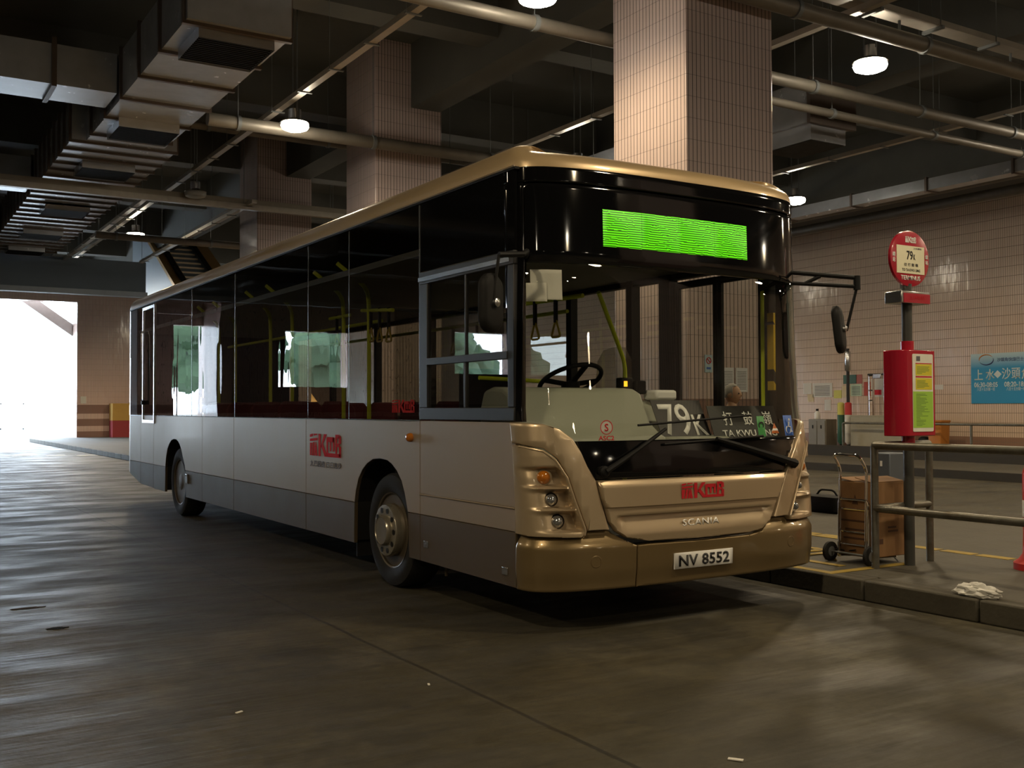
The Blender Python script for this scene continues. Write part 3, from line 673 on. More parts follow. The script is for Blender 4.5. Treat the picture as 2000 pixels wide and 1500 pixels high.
pl = fpanel('number_plate', [(-.276, .352), (.233, .352), (.233, .456), (-.276, .456)], WHITE, .026, .01, .002, .1, None)
text('lettering', 'NV 8552', BLACKP, pl, FP(-.022, .404, .027), fdir(-.022), (0, 0, 1), w=.44, h=.074, ext=.002, bold=.022, spacing=1.05)
for s, z in ((-.865, .443), (.838, .452)):
    n = fnorm(s); ax = (n, Vector((-n.y, n.x, 0)), Vector((0, 0, 1)))
    MB().lathe([(.040, -.02), (.040, .004), (.034, .006), (.030, -.006), (0, -.008)], FP(s, z, .008), ax, 20).build('towing_eye_cover', BRONZE2, BUS)
    MB().lathe([(.030, 0), (.030, .002), (.0, .002)], FP(s, z, .006), ax, 20).build('cover_shade_disc', BRONZE, BUS)  # darker disc put in for shade inside the towing cover

# --- black nose panel, windscreen, header
BK = [(-.845, .952), (.812, .952), (.893, 1.045), (.995, 1.165), (1.02, 1.190), (-.955, 1.190), (-.94, 1.126), (-.902, 1.034)]
fpanel('nose_panel', BK, BLACKG, -.004, .04, .005, .05, .1)
WSC = [(-.955, 1.192), (1.02, 1.192), (1.09, 1.245), (1.2, 1.30), (1.30, 1.315), (1.27, 1.72), (1.235, 2.322), (-1.235, 2.322), (-1.27, 1.72), (-1.30, 1.33), (-1.164, 1.306), (-1.064, 1.275), (-.986, 1.213)]
fpanel('windscreen', WSC, GLASS_WS, -.006, .0015, .001, .05, .2)
MASK = [(-1.235, 2.324), (1.235, 2.324), (1.235, 2.828), (-1.235, 2.828)]
dp = fpanel('destination_panel', MASK, BLACKG, -.006, .05, .003, .05, .2)
fpanel('header_panel', [(-1.40, 2.838), (1.40, 2.838), (1.40, 2.935), (-1.40, 2.935)], BLACKG, .002, .05, .004, .05, .05)
for sg in (-1, 1):
    lo = [(sg * 1.30, 1.313), (sg * 1.415, 1.313), (sg * 1.405, 2.836), (sg * 1.237, 2.836), (sg * 1.237, 2.33), (sg * 1.27, 1.72)]
    if sg < 0: fpanel('corner_pillar', lo, BLACKG, .0, .05, .004, .03, .2)
    else:
        fpanel('corner_pillar', [(1.30, 1.313), (1.415, 1.313), (1.408, 2.33), (1.237, 2.33), (1.27, 1.72)], mat('grey_green_trim', (.075, .095, .09), .35), .0, .05, .004, .03, .2)
        fpanel('corner_pillar', [(1.237, 2.334), (1.408, 2.334), (1.405, 2.836), (1.237, 2.836)], BLACKG, .0, .05, .004, .03, .2)
# green matrix display
def led_mat():
    m, t, out = nt('green_matrix')
    b = N(t, 'BsdfPrincipled'); t.links.new(b.outputs[0], out.inputs[0])
    g = N(t, 'TexCoord'); sp = N(t, 'SeparateXYZ'); t.links.new(g.outputs['Object'], sp.inputs[0])
    x, z = sp.outputs[0], sp.outputs[2]
    nz = N(t, 'TexNoise', i_Scale=9., i_Detail=2.); t.links.new(g.outputs['Object'], nz.inputs['Vector'])
    slip = math_(t, 'MULTIPLY', math_(t, 'ROUND', math_(t, 'MULTIPLY', nz.outputs['Fac'], 5.)), .5)
    row = math_(t, 'SINE', math_(t, 'MULTIPLY_ADD', z, 2 * math.pi / .0151, math_(t, 'MULTIPLY', slip, math.pi)))
    col = math_(t, 'SINE', math_(t, 'MULTIPLY', x, 2 * math.pi / .0100))
    k = t.nodes.new('ShaderNodeClamp'); t.links.new(math_(t, 'ADD', math_(t, 'MULTIPLY_ADD', row, .62, .52), math_(t, 'MULTIPLY', col, .16)), k.inputs[0]); k.inputs[1].default_value = .08
    b.inputs['Base Color'].default_value = (.01, .03, .005, 1)
    t.links.new(mixc(t, nz.outputs['Fac'], (.11, .9, .003), (.19, .95, .005)), b.inputs['Emission Color'])
    t.links.new(math_(t, 'MULTIPLY', k.outputs[0], 1.05), b.inputs['Emission Strength'])
    return m
LEDM = led_mat()
for a, b in ((-.695, -.388), (-.386, -.071), (-.069, .251), (.253, .570)):
    fpanel('display_module', [(a, 2.444), (b, 2.444), (b, 2.686), (a, 2.686)], LEDM, -.0035, .002, .0005, .05, None, parent=dp)
# stickers on the glass
def fdisc(name, s, z, r, m, d, par, r0=0.):
    n = fnorm(s); ax = (n, Vector((-n.y, n.x, 0)), Vector((0, 0, 1)))
    pr = [(r0, 0), (r0, .001), (r, .001), (r, 0)] if r0 else [(r, 0), (r, .001)]
    mb = MB(); c = Vector(FP(s, z, d))
    mb.rings([[c + ax[0] * h + r_ * (math.cos(2 * math.pi * k / 32) * ax[1] + math.sin(2 * math.pi * k / 32) * ax[2]) for k in range(32)] for r_, h in pr], True, (False, not r0))
    return mb.build(name, m, par, smooth=False)
GRS = mat('green_sticker_print', (.02, .22, .04), .5); BLS = mat('blue_sticker_print', (.02, .10, .42), .5)
st = fpanel('sticker', [(.575, 1.195), (.650, 1.195), (.650, 1.338), (.575, 1.338)], GRS, -.003, .001, .0004, .1, None)
fdisc('sticker_ring', .612, 1.272, .028, BLACKP, -.0015, st, .018); 
st = fpanel('sticker', [(.872, 1.196), (.985, 1.196), (.985, 1.342), (.872, 1.342)], BLS, -.003, .001, .0004, .06, None)
mb = MB(); c = Vector(FP(.925, 1.255, .0)); xd = fdir(.925); nn = fnorm(.925)
mb.tube([c + xd * (.030 * math.cos(a) - .004) + Vector((0, 0, .028 * math.sin(a) - .015)) for a in [R(130 + 12 * i) for i in range(20)]], .0045, 6)
mb.tube([c + xd * .000 + Vector((0, 0, .042)), c + xd * -.004 + Vector((0, 0, .005)), c + xd * .022 + Vector((0, 0, .003)), c + xd * .034 + Vector((0, 0, -.032)), c + xd * .045 + Vector((0, 0, -.028))], .0045, 6)
mb.lathe([(.009, 0), (.009, .003)], c + Vector((0, 0, .056)), (nn, xd, Vector((0, 0, 1))), 12)
mb.build('wheelchair_symbol', WHITE, st)
st = fpanel('sticker', [(.715, 1.215), (.80, 1.215), (.757, 1.29)], mat('orange_sticker', (.5, .13, .02), .5), -.003, .001, .0004, .06, None)
fpanel('sticker_band', [(.725, 1.235), (.79, 1.235), (.782, 1.25), (.733, 1.25)], WHITE, -.001, .001, .0003, .06, None, parent=st)
st = fdisc('sticker', -.736, 1.276, .046, mat('pale_sticker', (.5, .5, .45), .6), -.003, BUS)
fdisc('sticker_ring', -.736, 1.276, .046, RED, -.0015, st, .041)
text('lettering', 'S', RED, st, FP(-.736, 1.276, -.001), fdir(-.736), (0, 0, 1), h=.048, ext=.001, bold=.01)
text('fleet_code', 'ASC2', RED, BUS, FP(-.746, 1.208, -.002), fdir(-.746), (0, 0, 1), w=.115, h=.03, ext=.001, bold=.02)
# wipers
def wiper(piv, elb, b0, b1, r=.014):
    w = MB().lathe([(.035, -.02), (.035, .03), (.025, .04), (0, .042)], FP(*piv, .0), (fnorm(piv[0]), fdir(piv[0]), Vector((0, 0, 1))), 16).build('wiper', BLACKM, BUS)
    tube('wiper_arm', [FP(piv[0] + (elb[0] - piv[0]) * u, piv[1] + (elb[1] - piv[1]) * u, .035) for u in (0, .25, .5, .75, 1)], [r * 1.5, r * 1.3, r, r, r * .8], BLACKM, w, 8)
    tube('wiper_blade', [FP(b0[0] + (b1[0] - b0[0]) * u, b0[1] + (b1[1] - b0[1]) * u, .012) for u in [i / 10 for i in range(11)]], .0085, BLACKM, w, 6)
wiper((-.79, 1.0), (-.30, 1.262), (-.503, 1.287), (.50, 1.345))
wiper((.905, 1.0), (.13, 1.189), (-.31, 1.162), (.60, 1.20), .019)

# --- offside flank (the long side seen here)
SIDE_T = .62; WAIST = 1.31; GUT = 2.93
ARCH_F = [(2.923, .30), (2.912, .62), (2.885, .72), (2.834, .82), (2.75, .90), (2.66, .952), (2.546, .992), (2.41, 1.003), (2.274, .994), (2.19, .968), (2.10, .92), (2.017, .846), (1.965, .76), (1.925, .66), (1.91, .62), (1.885, .30)]
ARCH_R = [(9.385, .30), (9.375, .62), (9.33, .76), (9.257, .87), (9.16, .94), (9.056, .985), (8.93, 1.005), (8.809, 1.003), (8.70, .98), (8.615, .939), (8.53, .87), (8.471, .798), (8.36, .68), (8.335, .62), (8.30, .30)]
G = .004
def flank(f, side):
    def up(name, poly, m, th=.03): return panel(name, poly, f, m, BUS, 0., th, .004, disp=None)
    def seg(y0, y1, a=None, low=.28, lowr=None):
        y0 += G; y1 -= G; lowr = low if lowr is None else lowr
        if a is None:
            up('side_panel', [(y0, SIDE_T), (y1, SIDE_T), (y1, WAIST), (y0, WAIST)], GOLD2)
            up('skirt_panel', [(y0, low), (y1, lowr), (y1, SIDE_T - .003), (y0, SIDE_T - .003)], BRONZE)
        else:
            au = [p for p in a if p[1] >= .62]; al = a
            up('side_panel', [(y0, SIDE_T), (y0, WAIST), (y1, WAIST), (y1, SIDE_T)] + au, GOLD2)
            up('skirt_panel', [(y1, low), (y1, SIDE_T - .003), (au[0][0], SIDE_T - .003), (a[0][0], low)], BRONZE)
            up('skirt_panel', [(y0, low), (a[-1][0], low), (au[-1][0], SIDE_T - .003), (y0, SIDE_T - .003)], BRONZE)
    if side == 'off':
        y0, y1 = .375, 1.703 - G
        up('side_panel', [(y0, .772), (y1, .772), (y1, WAIST), (y0, WAIST)], GOLD2); up('side_panel', [(y0, SIDE_T), (y1, SIDE_T), (y1, .764), (y0, .764)], GOLD2)
        up('skirt_panel', [(y0, .268), (y1, .28), (y1, SIDE_T - .003), (y0, SIDE_T - .003)], BRONZE)
        tube('trim_strip', [f(y0, .768, .004), f(y1, .768, .004)], .006, GOLD, BUS, 6)
        for y, z in ((1.60, .41), (.50, .36)): box('access_latch', (-.008, y - .035, z - .025), (0, y + .035, z + .025), ALU, BUS, .003)
    else:
        seg(.375, .62); seg(1.72, 1.84)
        up('skirt_panel', [(.62, .28), (1.72, .28), (1.72, .36), (.62, .36)], BRONZE)
    seg(1.703 if side == 'off' else 1.84, 4.043, ARCH_F); seg(4.043, 6.277); seg(6.277, 7.55); seg(7.55, 10.06, ARCH_R); seg(10.06, 10.868, low=.29, lowr=.30); seg(10.868, 11.60, low=.30, lowr=.42)
flank(OP, 'off'); flank(NP, 'near')
# rear end
RD = .30
def _rear(t): t = min(abs(t) / HW, 1.); return 11.90 - RD * (1 - max(0., 1 - t ** FN) ** (1 / FN))
rr = [(1.25 + HW * math.sin(R(a)), _rear(HW * math.sin(R(a)))) for a in range(-90, 91, 6)]
def strip(name, pts, z0, z1, m, z0e=None):
    mb = MB(); lo = [mb.bm.verts.new((x, y, z0)) for x, y in pts]; hi = [mb.bm.verts.new((x, y, z1)) for x, y in pts]
    for i in range(len(pts) - 1): mb.bm.faces.new((lo[i], lo[i + 1], hi[i + 1], hi[i]))
    lo2 = [mb.bm.verts.new((1.25 + (x - 1.25) * .97, y - .04, z0)) for x, y in pts]; hi2 = [mb.bm.verts.new((1.25 + (x - 1.25) * .97, y - .04, z1)) for x, y in pts]
    for i in range(len(pts) - 1): mb.bm.faces.new((lo2[i + 1], lo2[i], hi2[i], hi2[i + 1])); mb.bm.faces.new((lo[i], lo2[i], lo2[i + 1], lo[i + 1])); mb.bm.faces.new((hi[i + 1], hi2[i + 1], hi2[i], hi[i]))
    mb.build(name, m, BUS, nrm=False)
strip('rear_panel', rr, .44, 1.31, GOLD2); strip('rear_panel', rr, 1.315, 2.2, BLACKG); strip('rear_panel', rr, 2.2, 2.93, GOLD2)
# roof: rings drawn in from the gutter line
oc = [(0., y) for y in (11.2, 9., 7., 5., 3., 1.2)] + [(1.25 + fbase(s)[0], fbase(s)[1] + .17) for s in [-SMAX + 2 * SMAX * i / 60 for i in range(61)]] + [(2.5, y) for y in (1.2, 3., 5., 7., 9., 11.2)] + [(x, y) for x, y in rr[::-1]]
def onorm(i):
    a = Vector(oc[i - 1]); b = Vector(oc[(i + 1) % len(oc)]); d = b - a; return Vector((-d.y, d.x)).normalized()
rings = []
for k in range(10):
    a = R(10 * k); row = []
    for i, (x, y) in enumerate(oc):
        n = onorm(i); fr = max(0., n.y) if y < 3 else 0.
        ins = (.20 + .25 * fr) * (1 - math.cos(a) ** .75); p = Vector((x, y)) + n * ins
        row.append((p.x, p.y, 2.935 + (.185 - .035 * fr) * math.sin(a) ** .9))
    rings.append(row)
row = [(1.25 + (x - 1.25) * .3, y + (.5 if y < 1 else 0), 3.145) for x, y, z in rings[-1]]; rings.append(row)
ROOFG = mat('roof_gold_lamplit', (.52, .38, .21), .36, .3, .04, 3., coat=.4)  # lighter copy of the champagne paint, lamp light put into the colour
MB().rings(rings, True, (False, True)).build('roof', ROOFG, BUS, ang=60)
pod = []
for u, zz in ((0, 3.09), (.06, 3.15), (.16, 3.19), (.4, 3.21)): pod.append([(.30 + u + (x) * (1.9 - 2 * u), 1.95 + u * 1.6 + yy * (6.2 - u * 3.2), zz) for x, yy in rrect(0, 0, 1, 1, .08, 3)])
MB().rings(pod, True, (False, True)).build('roof_pod', ROOFG, BUS, ang=60)
box('gutter', (-.006, .36, 2.918), (.03, 11.6, 2.934), BLACKM, BUS); box('gutter', (2.47, .36, 2.918), (2.506, 11.6, 2.934), BLACKM, BUS)
tube('gutter_trim', [(-.008, .36, 2.937), (-.008, 11.62, 2.937)], .006, GOLD, BUS, 6)
# windows, offside
for y0, y1 in ((1.708, 3.025), (3.033, 3.985), (3.993, 6.235), (6.243, 8.03), (8.038, 9.98), (10.77, 11.12)):
    panel('side_window', [(y0, WAIST + .004), (y1, WAIST + .004), (y1, 2.916), (y0, 2.916)], OP, GLASS_SIDE, BUS, 0., .002, .001)
panel('rear_quarter', [(11.13, 1.314), (11.60, 1.314), (11.60, 2.916), (11.13, 2.916)], OP, BLACKG, BUS, 0., .02, .003)
tube('waist_trim', [(-.004, 1.70, 1.312), (-.004, 11.6, 1.312)], .005, ALU, BUS, 6)
for y in (1.705, 3.03, 3.99, 6.24, 8.034): box('window_seam', (-.003, y - .003, 1.316), (.0, y + .003, 2.91), ALU, BUS)
# narrow framed door near the rear
ed = MB()
for a, b in (((-.012, 10.0, 1.20), (.02, 10.05, 2.90)), ((-.012, 10.70, 1.20), (.02, 10.75, 2.90)), ((-.012, 10.05, 1.20), (.02, 10.70, 1.25)), ((-.012, 10.05, 2.85), (.02, 10.70, 2.90))): ed.box(a, b)
ed = ed.build('emergency_door', ALU, BUS, bevel=.004)
panel('door_glass', [(10.05, 1.25), (10.70, 1.25), (10.70, 2.85), (10.05, 2.85)], OP, GLASS_SIDE, ed, -.002, .002, .001)
tube('door_handle', [(-.03, 10.62, 1.5), (-.05, 10.62, 1.55), (-.05, 10.62, 2.5), (-.03, 10.62, 2.55)], .012, ALU, ed, 8); box('door_lock', (-.05, 10.58, 1.47), (0, 10.66, 1.53), BLACKM, ed)
# cab window
cw = MB(); I = (.45, 1.575, 1.405, 2.325)
fr = [((.375, 1.70), (1.318, 1.405)), ((.375, 1.70), (2.315, 2.405)), ((.375, .452), (1.405, 2.315)), ((1.572, 1.70), (1.405, 2.315))]
for (a, b), (c, d) in fr: cw.box((-.008, a, c), (.03, b, d))
cw = cw.build('cab_window', DGREY, BUS, bevel=.005)
mb = MB(); mb.box((-.014, .45, 1.715), (.02, 1.575, 1.765)); mb.box((-.008, 1.0, 1.405), (.02, 1.03, 1.72)); mb.box((-.004, 1.0, 1.765), (.02, 1.02, 2.32)); mb.build('window_bar', DGREY, cw, bevel=.003)
mb = MB(); mb.box((-.016, .42, 2.335), (-.004, 1.70, 2.365)); mb.build('drip_rail', ALU, cw)
for i, (y0, y1, z0, z1) in enumerate(((.45, 1.0, 1.41, 1.715), (1.03, 1.575, 1.41, 1.715), (.45, 1.0, 1.765, 2.32), (1.02, 1.575, 1.765, 2.32))):
    panel('pane', [(y0, z0), (y1, z0), (y1, z1), (y0, z1)], OP, GLASS_CAB, cw, -.006, .002, .001)
panel('cab_header', [(.375, 2.41), (1.70, 2.41), (1.70, 2.916), (.375, 2.916)], OP, BLACKG, BUS, -.001, .02, .003)
# marks on the flank
bus_logo(BUS, (-.001, 3.567, 1.075), (0, -1, 0), (0, 0, 1), .735, .20, RED, .002)
text('lettering', '九巴服務 日日進步', GREYP, BUS, (-.002, 3.56, .905), (0, -1, 0), (0, 0, 1), w=.74, h=.055, ext=.001, bold=.01)
bus_logo(BUS, (-.003, 1.975, 1.418), (0, -1, 0), (0, 0, 1), .385, .098, mat('dull_red_print', (.30, .015, .015), .8, spec=.1), .002)
MB().lathe([(.034, 0), (.034, .012), (.028, .026), (.014, .034), (0, .035)], (0, 1.856, 1.183), (Vector((-1, 0, 0)), Vector((0, 1, 0)), Vector((0, 0, 1))), 20, (1.35, 1)).build('side_repeater', AMBER, BUS)
box('fuel_flap', (-.022, 8.16, .46), (0, 8.25, .58), ALU, BUS, .004)
# wheels with arch liners
def wheel(y, xo, sg, rear=False):
    """xo outer face of the tyre, sg -1 for offside"""
    ax = (Vector((sg, 0, 0)), Vector((0, 1, 0)), Vector((0, 0, 1))); c = Vector((xo, y, .446)); rad = .446
    w = MB().lathe([(.29, -.27), (.36, -.275), (.425, -.262), (.446, -.235), (.446, -.035), (.43, -.010), (.385, .004), (.33, .0), (.298, -.012), (.290, -.035)], c, ax, 48).build('wheel', RUBBER, BUS)
    hub = -.115 if rear else -.015
    MB().lathe([(.290, -.03), (.297, -.008), (.286, -.014), (.276, -.06), (.262, -.13 if not rear else -.15), (.235, -.135 if not rear else hub - .03), (.21, hub - .02), (.20, hub), (.178, hub + .004), (.0, hub + .004)], c, ax, 40).build('wheel_rim', RIM, w)
    mb = MB()
    for k in range(10):
        a = R(36 * k + 18); p = c + Vector((0, .238 * math.cos(a), .238 * math.sin(a))) + ax[0] * (-.14 if not rear else hub - .012); mb.lathe([(.026, -.03), (.026, .012)], p, ax, 12)
    mb.build('vent_hole_shade', BLACKM, w)  # black plugs stand in for the shade inside the vent openings
    if not rear:
        hc = MB().lathe([(.200, hub - .01), (.204, hub + .05), (.198, hub + .062), (.160, hub + .066), (.120, hub + .064), (.117, hub + .090), (.108, hub + .102), (.104, hub + .096), (.0, hub + .093)], c, ax, 40).build('hub_cover', STEELHUB, w)
        for k in range(10):
            a = R(36 * k); p = c + Vector((0, .160 * math.cos(a), .160 * math.sin(a))) + ax[0] * (hub + .062); MB().lathe([(.021, 0), (.021, .007), (.0, .007)], p, ax, 14).build('bolt_hole_shade', BLACKM, w)  # raised black discs stand in for the dark of bolt holes
    else:
        MB().lathe([(.12, hub), (.12, hub + .08), (.10, hub + .09), (0, hub + .09)], c, ax, 24).build('hub_cover', RIM, w)
wheel(2.285, .035, -1); wheel(2.285, 2.465, 1); wheel(8.78, .035, -1, True); wheel(8.78, 2.465, 1, True)
for arch, y0, y1 in ((ARCH_F, 1.86, 2.94), (ARCH_R, 8.34, 9.40)):
    for x0, x1 in ((.002, .62), (1.88, 2.498)):
        mb = MB(); pts = [(y, z) for y, z in arch]; big = [(y + (.012 if y > (y0 + y1) / 2 else -.012), z + .02) for y, z in arch]
        for (a, b), (c, d) in zip(zip(pts, big), zip(pts[1:], big[1:])):
            P = [(x0, *a), (x0, *b), (x1, *b), (x1, *a)]; Q = [(x0, *c), (x0, *d), (x1, *d), (x1, *c)]
            mb.rings([P, Q], True, (True, True))
        mb.build('arch_liner', BLACKM, BUS)
mb = MB(); mb.box((.04, 2.95, .16), (.50, 2.97, .75)); mb.build('mud_flap', BLACKM, BUS)
box('chassis', (.14, .5, .34), (2.36, 1.84, .46), BLACKM, BUS); box('chassis', (.66, 1.84, .30), (1.84, 9.4, .46), BLACKM, BUS); box('chassis', (.14, 9.42, .34), (2.36, 11.5, .5), BLACKM, BUS)
box('chassis', (.14, 2.98, .32), (2.36, 8.3, .46), BLACKM, BUS)
for y in (2.285, 8.78): tube('axle', [(.3, y, .44), (2.2, y, .44)], .07, BLACKM, BUS, 10)
tube('drain_cock', [(.12, 1.52, .30), (.12, 1.52, .18)], .012, BRONZE, BUS, 8)

# --- nearside windows and doors, seen through the windscreen
for a, b in [((2.42, y, 1.31), (2.498, y + .085, 2.92)) for y in (.40, 3.2, 4.6, 6.2, 7.8, 9.4, 11.0)] + [((2.40, 1.70, .36), (2.498, 1.84, 2.92)), ((2.40, 2.22, 1.31), (2.498, 2.30, 2.92)), ((2.40, .535, .36), (2.498, .65, 2.92))]: box('window_pillar', a, b, BLACKM, BUS)
box('window_header', (2.42, .40, 2.50), (2.499, 11.5, 2.92), BLACKM, BUS)
for y0, y1 in ((1.84, 2.22), (2.30, 3.2), (3.285, 4.6), (4.685, 6.2), (6.285, 7.8), (7.885, 9.4), (9.485, 11.0)):
    panel('side_window', [(y0, 1.314), (y1, 1.314), (y1, 2.5), (y0, 2.5)], NP, GLASS_NEAR, BUS, -.01, .002, .001)
panel('side_window', [(.40, 1.314), (.535, 1.314), (.535, 2.5), (.40, 2.5)], NP, GLASS_NEAR, BUS, -.01, .002, .001)
for y0, y1 in ((.66, 1.17), (1.18, 1.69)):
    d = MB(); w = .045
    for a, b in (((2.46, y0, .38), (2.495, y0 + w, 2.48)), ((2.46, y1 - w, .38), (2.495, y1, 2.48)), ((2.46, y0, .38), (2.495, y1, .46)), ((2.46, y0, 2.42), (2.495, y1, 2.48))): d.box(a, b)
    d = d.build('passenger_door', BLACKM, BUS, bevel=.004)
    panel('door_glass', [(y0 + w, .46), (y1 - w, .46), (y1 - w, 2.42), (y0 + w, 2.42)], NP, GLASS_NEAR, d, -.02, .002, .001)
# cab and saloon
VF = mat('vinyl_floor', (.05, .05, .055), .6)
for a, b in (((.05, .55, .46), (2.45, 1.85, .52)), ((.64, 1.85, .46), (1.86, 2.95, .52)), ((.05, 2.95, .46), (2.45, 8.27, .52)), ((.64, 8.27, .46), (1.86, 9.41, .52)), ((.05, 9.41, .46), (2.45, 11.5, .52))): box('saloon_floor', a, b, VF, BUS)
box('saloon_ceiling', (.05, .55, 2.55), (2.42, 11.5, 2.60), MGREY, BUS)
for xa in (.045, 2.42):
    for y0, y1, z0 in ((.62 if xa < 1 else 1.86, 1.86, .5), (1.84, 2.96, 1.03), (2.94, 8.28, .5), (8.26, 9.42, 1.03), (9.40, 11.3, .5)):
        if y1 - y0 > .1: box('wall_lining', (xa, y0, z0), (xa + .03, y1, 1.29), MGREY, BUS)
for y0, y1 in ((1.86, 2.94), (8.28, 9.40)):
    for xa in (.62, 1.86): box('wheel_box', (xa, y0, .30), (xa + .02, y1, 1.05), BLACKM, BUS); box('rear_bulkhead', (.05, 11.3, .5), (2.45, 11.4, 2.58), MGREY, BUS)
box('rear_engine_cover', (.10, 9.62, .52), (2.40, 11.3, 1.25), MGREY, BUS)
da = []
DPROF = [(.33, 1.05), (.34, 1.20), (.40, 1.22), (.52, 1.30), (.62, 1.50), (.70, 1.535), (.84, 1.545), (.95, 1.52), (1.0, 1.40), (1.0, .9)]
mb = MB(); mb.prism([(y, z) for y, z in DPROF], lambda u, v, d: (d, u, v), .10, 1.22); dash = mb.build('dashboard', DASH, BUS, bevel=.03, seg=3)
mb = MB(); mb.prism([(.30, 1.05), (.32, 1.19), (.62, 1.21), (.72, 1.40), (.85, 1.455), (1.05, 1.44), (1.05, .9)], lambda u, v, d: (d, u, v), 1.22, 1.80); mb.build('dash_console', DASH, BUS, bevel=.02)
mb = MB(); mb.prism([(.34, .95), (.36, 1.18), (.62, 1.19), (.70, 1.10), (.70, .9)], lambda u, v, d: (d, u, v), .14, 2.30); mb.build('dash_shelf', BLACKM, BUS)
box('ticket_machine', (1.42, .70, 1.455), (1.62, .86, 1.53), WHITE, BUS, .02); 
fb = box('fare_box', (1.20, .82, 1.50), (1.30, .90, 1.62), BLACKM, BUS, .008); box('fare_display', (1.215, .816, 1.555), (1.245, .82, 1.595), mat('amber_digits', (1., .42, .02), .5, emit=1.6), fb)
box('radio_set', (1.32, .80, 1.50), (1.41, .88, 1.60), BLACKM, BUS, .01)
# steering wheel
sw_c = Vector((.90, 1.05, 1.60)); tl = Matrix.Rotation(R(-28), 3, 'X')
swp = [sw_c + tl @ Vector((.235 * math.cos(R(a)), .235 * math.sin(R(a)), 0)) for a in range(0, 360, 10)]
sw = MB().tube(swp, .017, 8, closed=True).build('steering_wheel', BLACKM, BUS)
mb = MB(); mb.lathe([(.07, -.03), (.07, .02), (0, .03)], sw_c - Vector((0, 0, .03)), 'Z', 16)
for a in (0, 180, 270): mb.tube([sw_c - Vector((0, 0, .03)), sw_c + tl @ Vector((.225 * math.cos(R(a)), .225 * math.sin(R(a)), 0))], .02, 6)
mb.build('wheel_spokes', BLACKM, sw)
tube('steering_column', [sw_c - Vector((0, 0, .03)), sw_c + Vector((0, -.2, -.5))], .05, BLACKM, BUS)
box('driver_seat', (.55, 1.62, .95), (1.05, 2.1, 1.08), BLACKM, BUS, .04); box('driver_seat_back', (.57, 2.05, 1.05), (1.03, 2.17, 1.72), BLACKM, BUS, .04)
# cab partition with a rounded top
mb = MB(); mb.prism([(1.52, .52), (1.56, 1.60), (1.58, 1.78), (1.64, 1.87), (1.74, 1.90), (1.86, 1.90), (1.92, 1.80), (1.92, .52)], lambda u, v, d: (u, 1.62 + d, v), 0, .012); mb.build('cab_partition', GLASS_NEAR, BUS)
box('cab_cupboard', (.08, 2.25, .52), (1.2, 2.3, 2.2), GLASS_NEAR, BUS)
# handrails with straps
def rail(pts, r=.017): return tube('handrail', fillet(pts, .10), r, YELLOWG, BUS, 8)
for y, x in ((3.56, .42), (4.25, .46), (5.57, .42), (6.28, .42), (7.6, .42), (8.3, .42)): rail([(x - .22, y + .22, 2.74), (x, y + .03, 2.5), (x, y, 2.3), (x, y, 1.0), (x, y, .52)], .02)
rail([(.42, 3.72, 2.31), (.42, 3.05, 2.26)]); rail([(.46, 4.6, 2.3), (.46, 4.1, 2.3)])
r1 = rail([(.88, 1.72, 2.215), (.98, 1.0, 2.225)]); rail([(1.14, 1.02, 2.26), (1.62, 1.32, 1.75), (1.62, 1.34, .55)]); rail([(.80, 1.72, 2.3), (.80, 1.70, 1.5), (.9, 1.72, .6)]); rail([(.62, 1.9, 1.64), (1.2, 1.9, 1.62)])
rail([(1.75, 2.3, 2.25), (1.75, 8.0, 2.25)]); rail([(.75, 4.0, 2.25), (.75, 9., 2.25)]); rail([(2.40, .60, 1.3), (2.40, .60, 2.3)])
def strap(x, y, z):
    s = box('strap_hanger', (x - .012, y - .012, z - .17), (x + .012, y + .012, z + .022), BLACKM, BUS)
    tri = [Vector((0, .0, 0)), Vector((0, .062, -.13)), Vector((0, -.062, -.13)), Vector((0, 0, 0))]
    tube('strap_handle', fillet([(x, y + a, z - .155 + b) for a, b in ((-.005, 0), (-.062, -.125), (.062, -.125), (.005, 0))], .03), .009, STRAPY, s, 6)
for x, y, z in ((.90, 1.52, 2.21), (.93, 1.28, 2.215), (.42, 3.52, 2.29), (.42, 3.33, 2.28), (.42, 3.14, 2.27), (.46, 4.42, 2.3), (.46, 4.28, 2.3), (1.75, 3.4, 2.25), (1.75, 3.9, 2.25), (1.75, 4.4, 2.25)): strap(x, y, z)
def hazard():
    m, t, out = nt('hazard_stripes'); b = N(t, 'BsdfPrincipled'); t.links.new(b.outputs[0], out.inputs[0]); g = N(t, 'NewGeometry'); sp = N(t, 'SeparateXYZ'); t.links.new(g.outputs['Position'], sp.inputs[0])
    k = math_(t, 'FRACT', math_(t, 'MULTIPLY', math_(t, 'ADD', sp.outputs[2], math_(t, 'MULTIPLY', sp.outputs[0], 1.2)), 5.5)); st = math_(t, 'GREATER_THAN', k, .5)
    mid = math_(t, 'LESS_THAN', math_(t, 'ABSOLUTE', math_(t, 'SUBTRACT', sp.outputs[2], 1.86)), .17); st = math_(t, 'MULTIPLY', st, math_(t, 'SUBTRACT', 1., mid))
    t.links.new(mixc(t, st, (.55, .38, .02), (.02, .02, .02)), b.inputs['Base Color']); b.inputs['Roughness'].default_value = .5; return m
box('hazard_strip', (2.38, .47, 1.53), (2.40, .535, 2.12), hazard(), BUS)
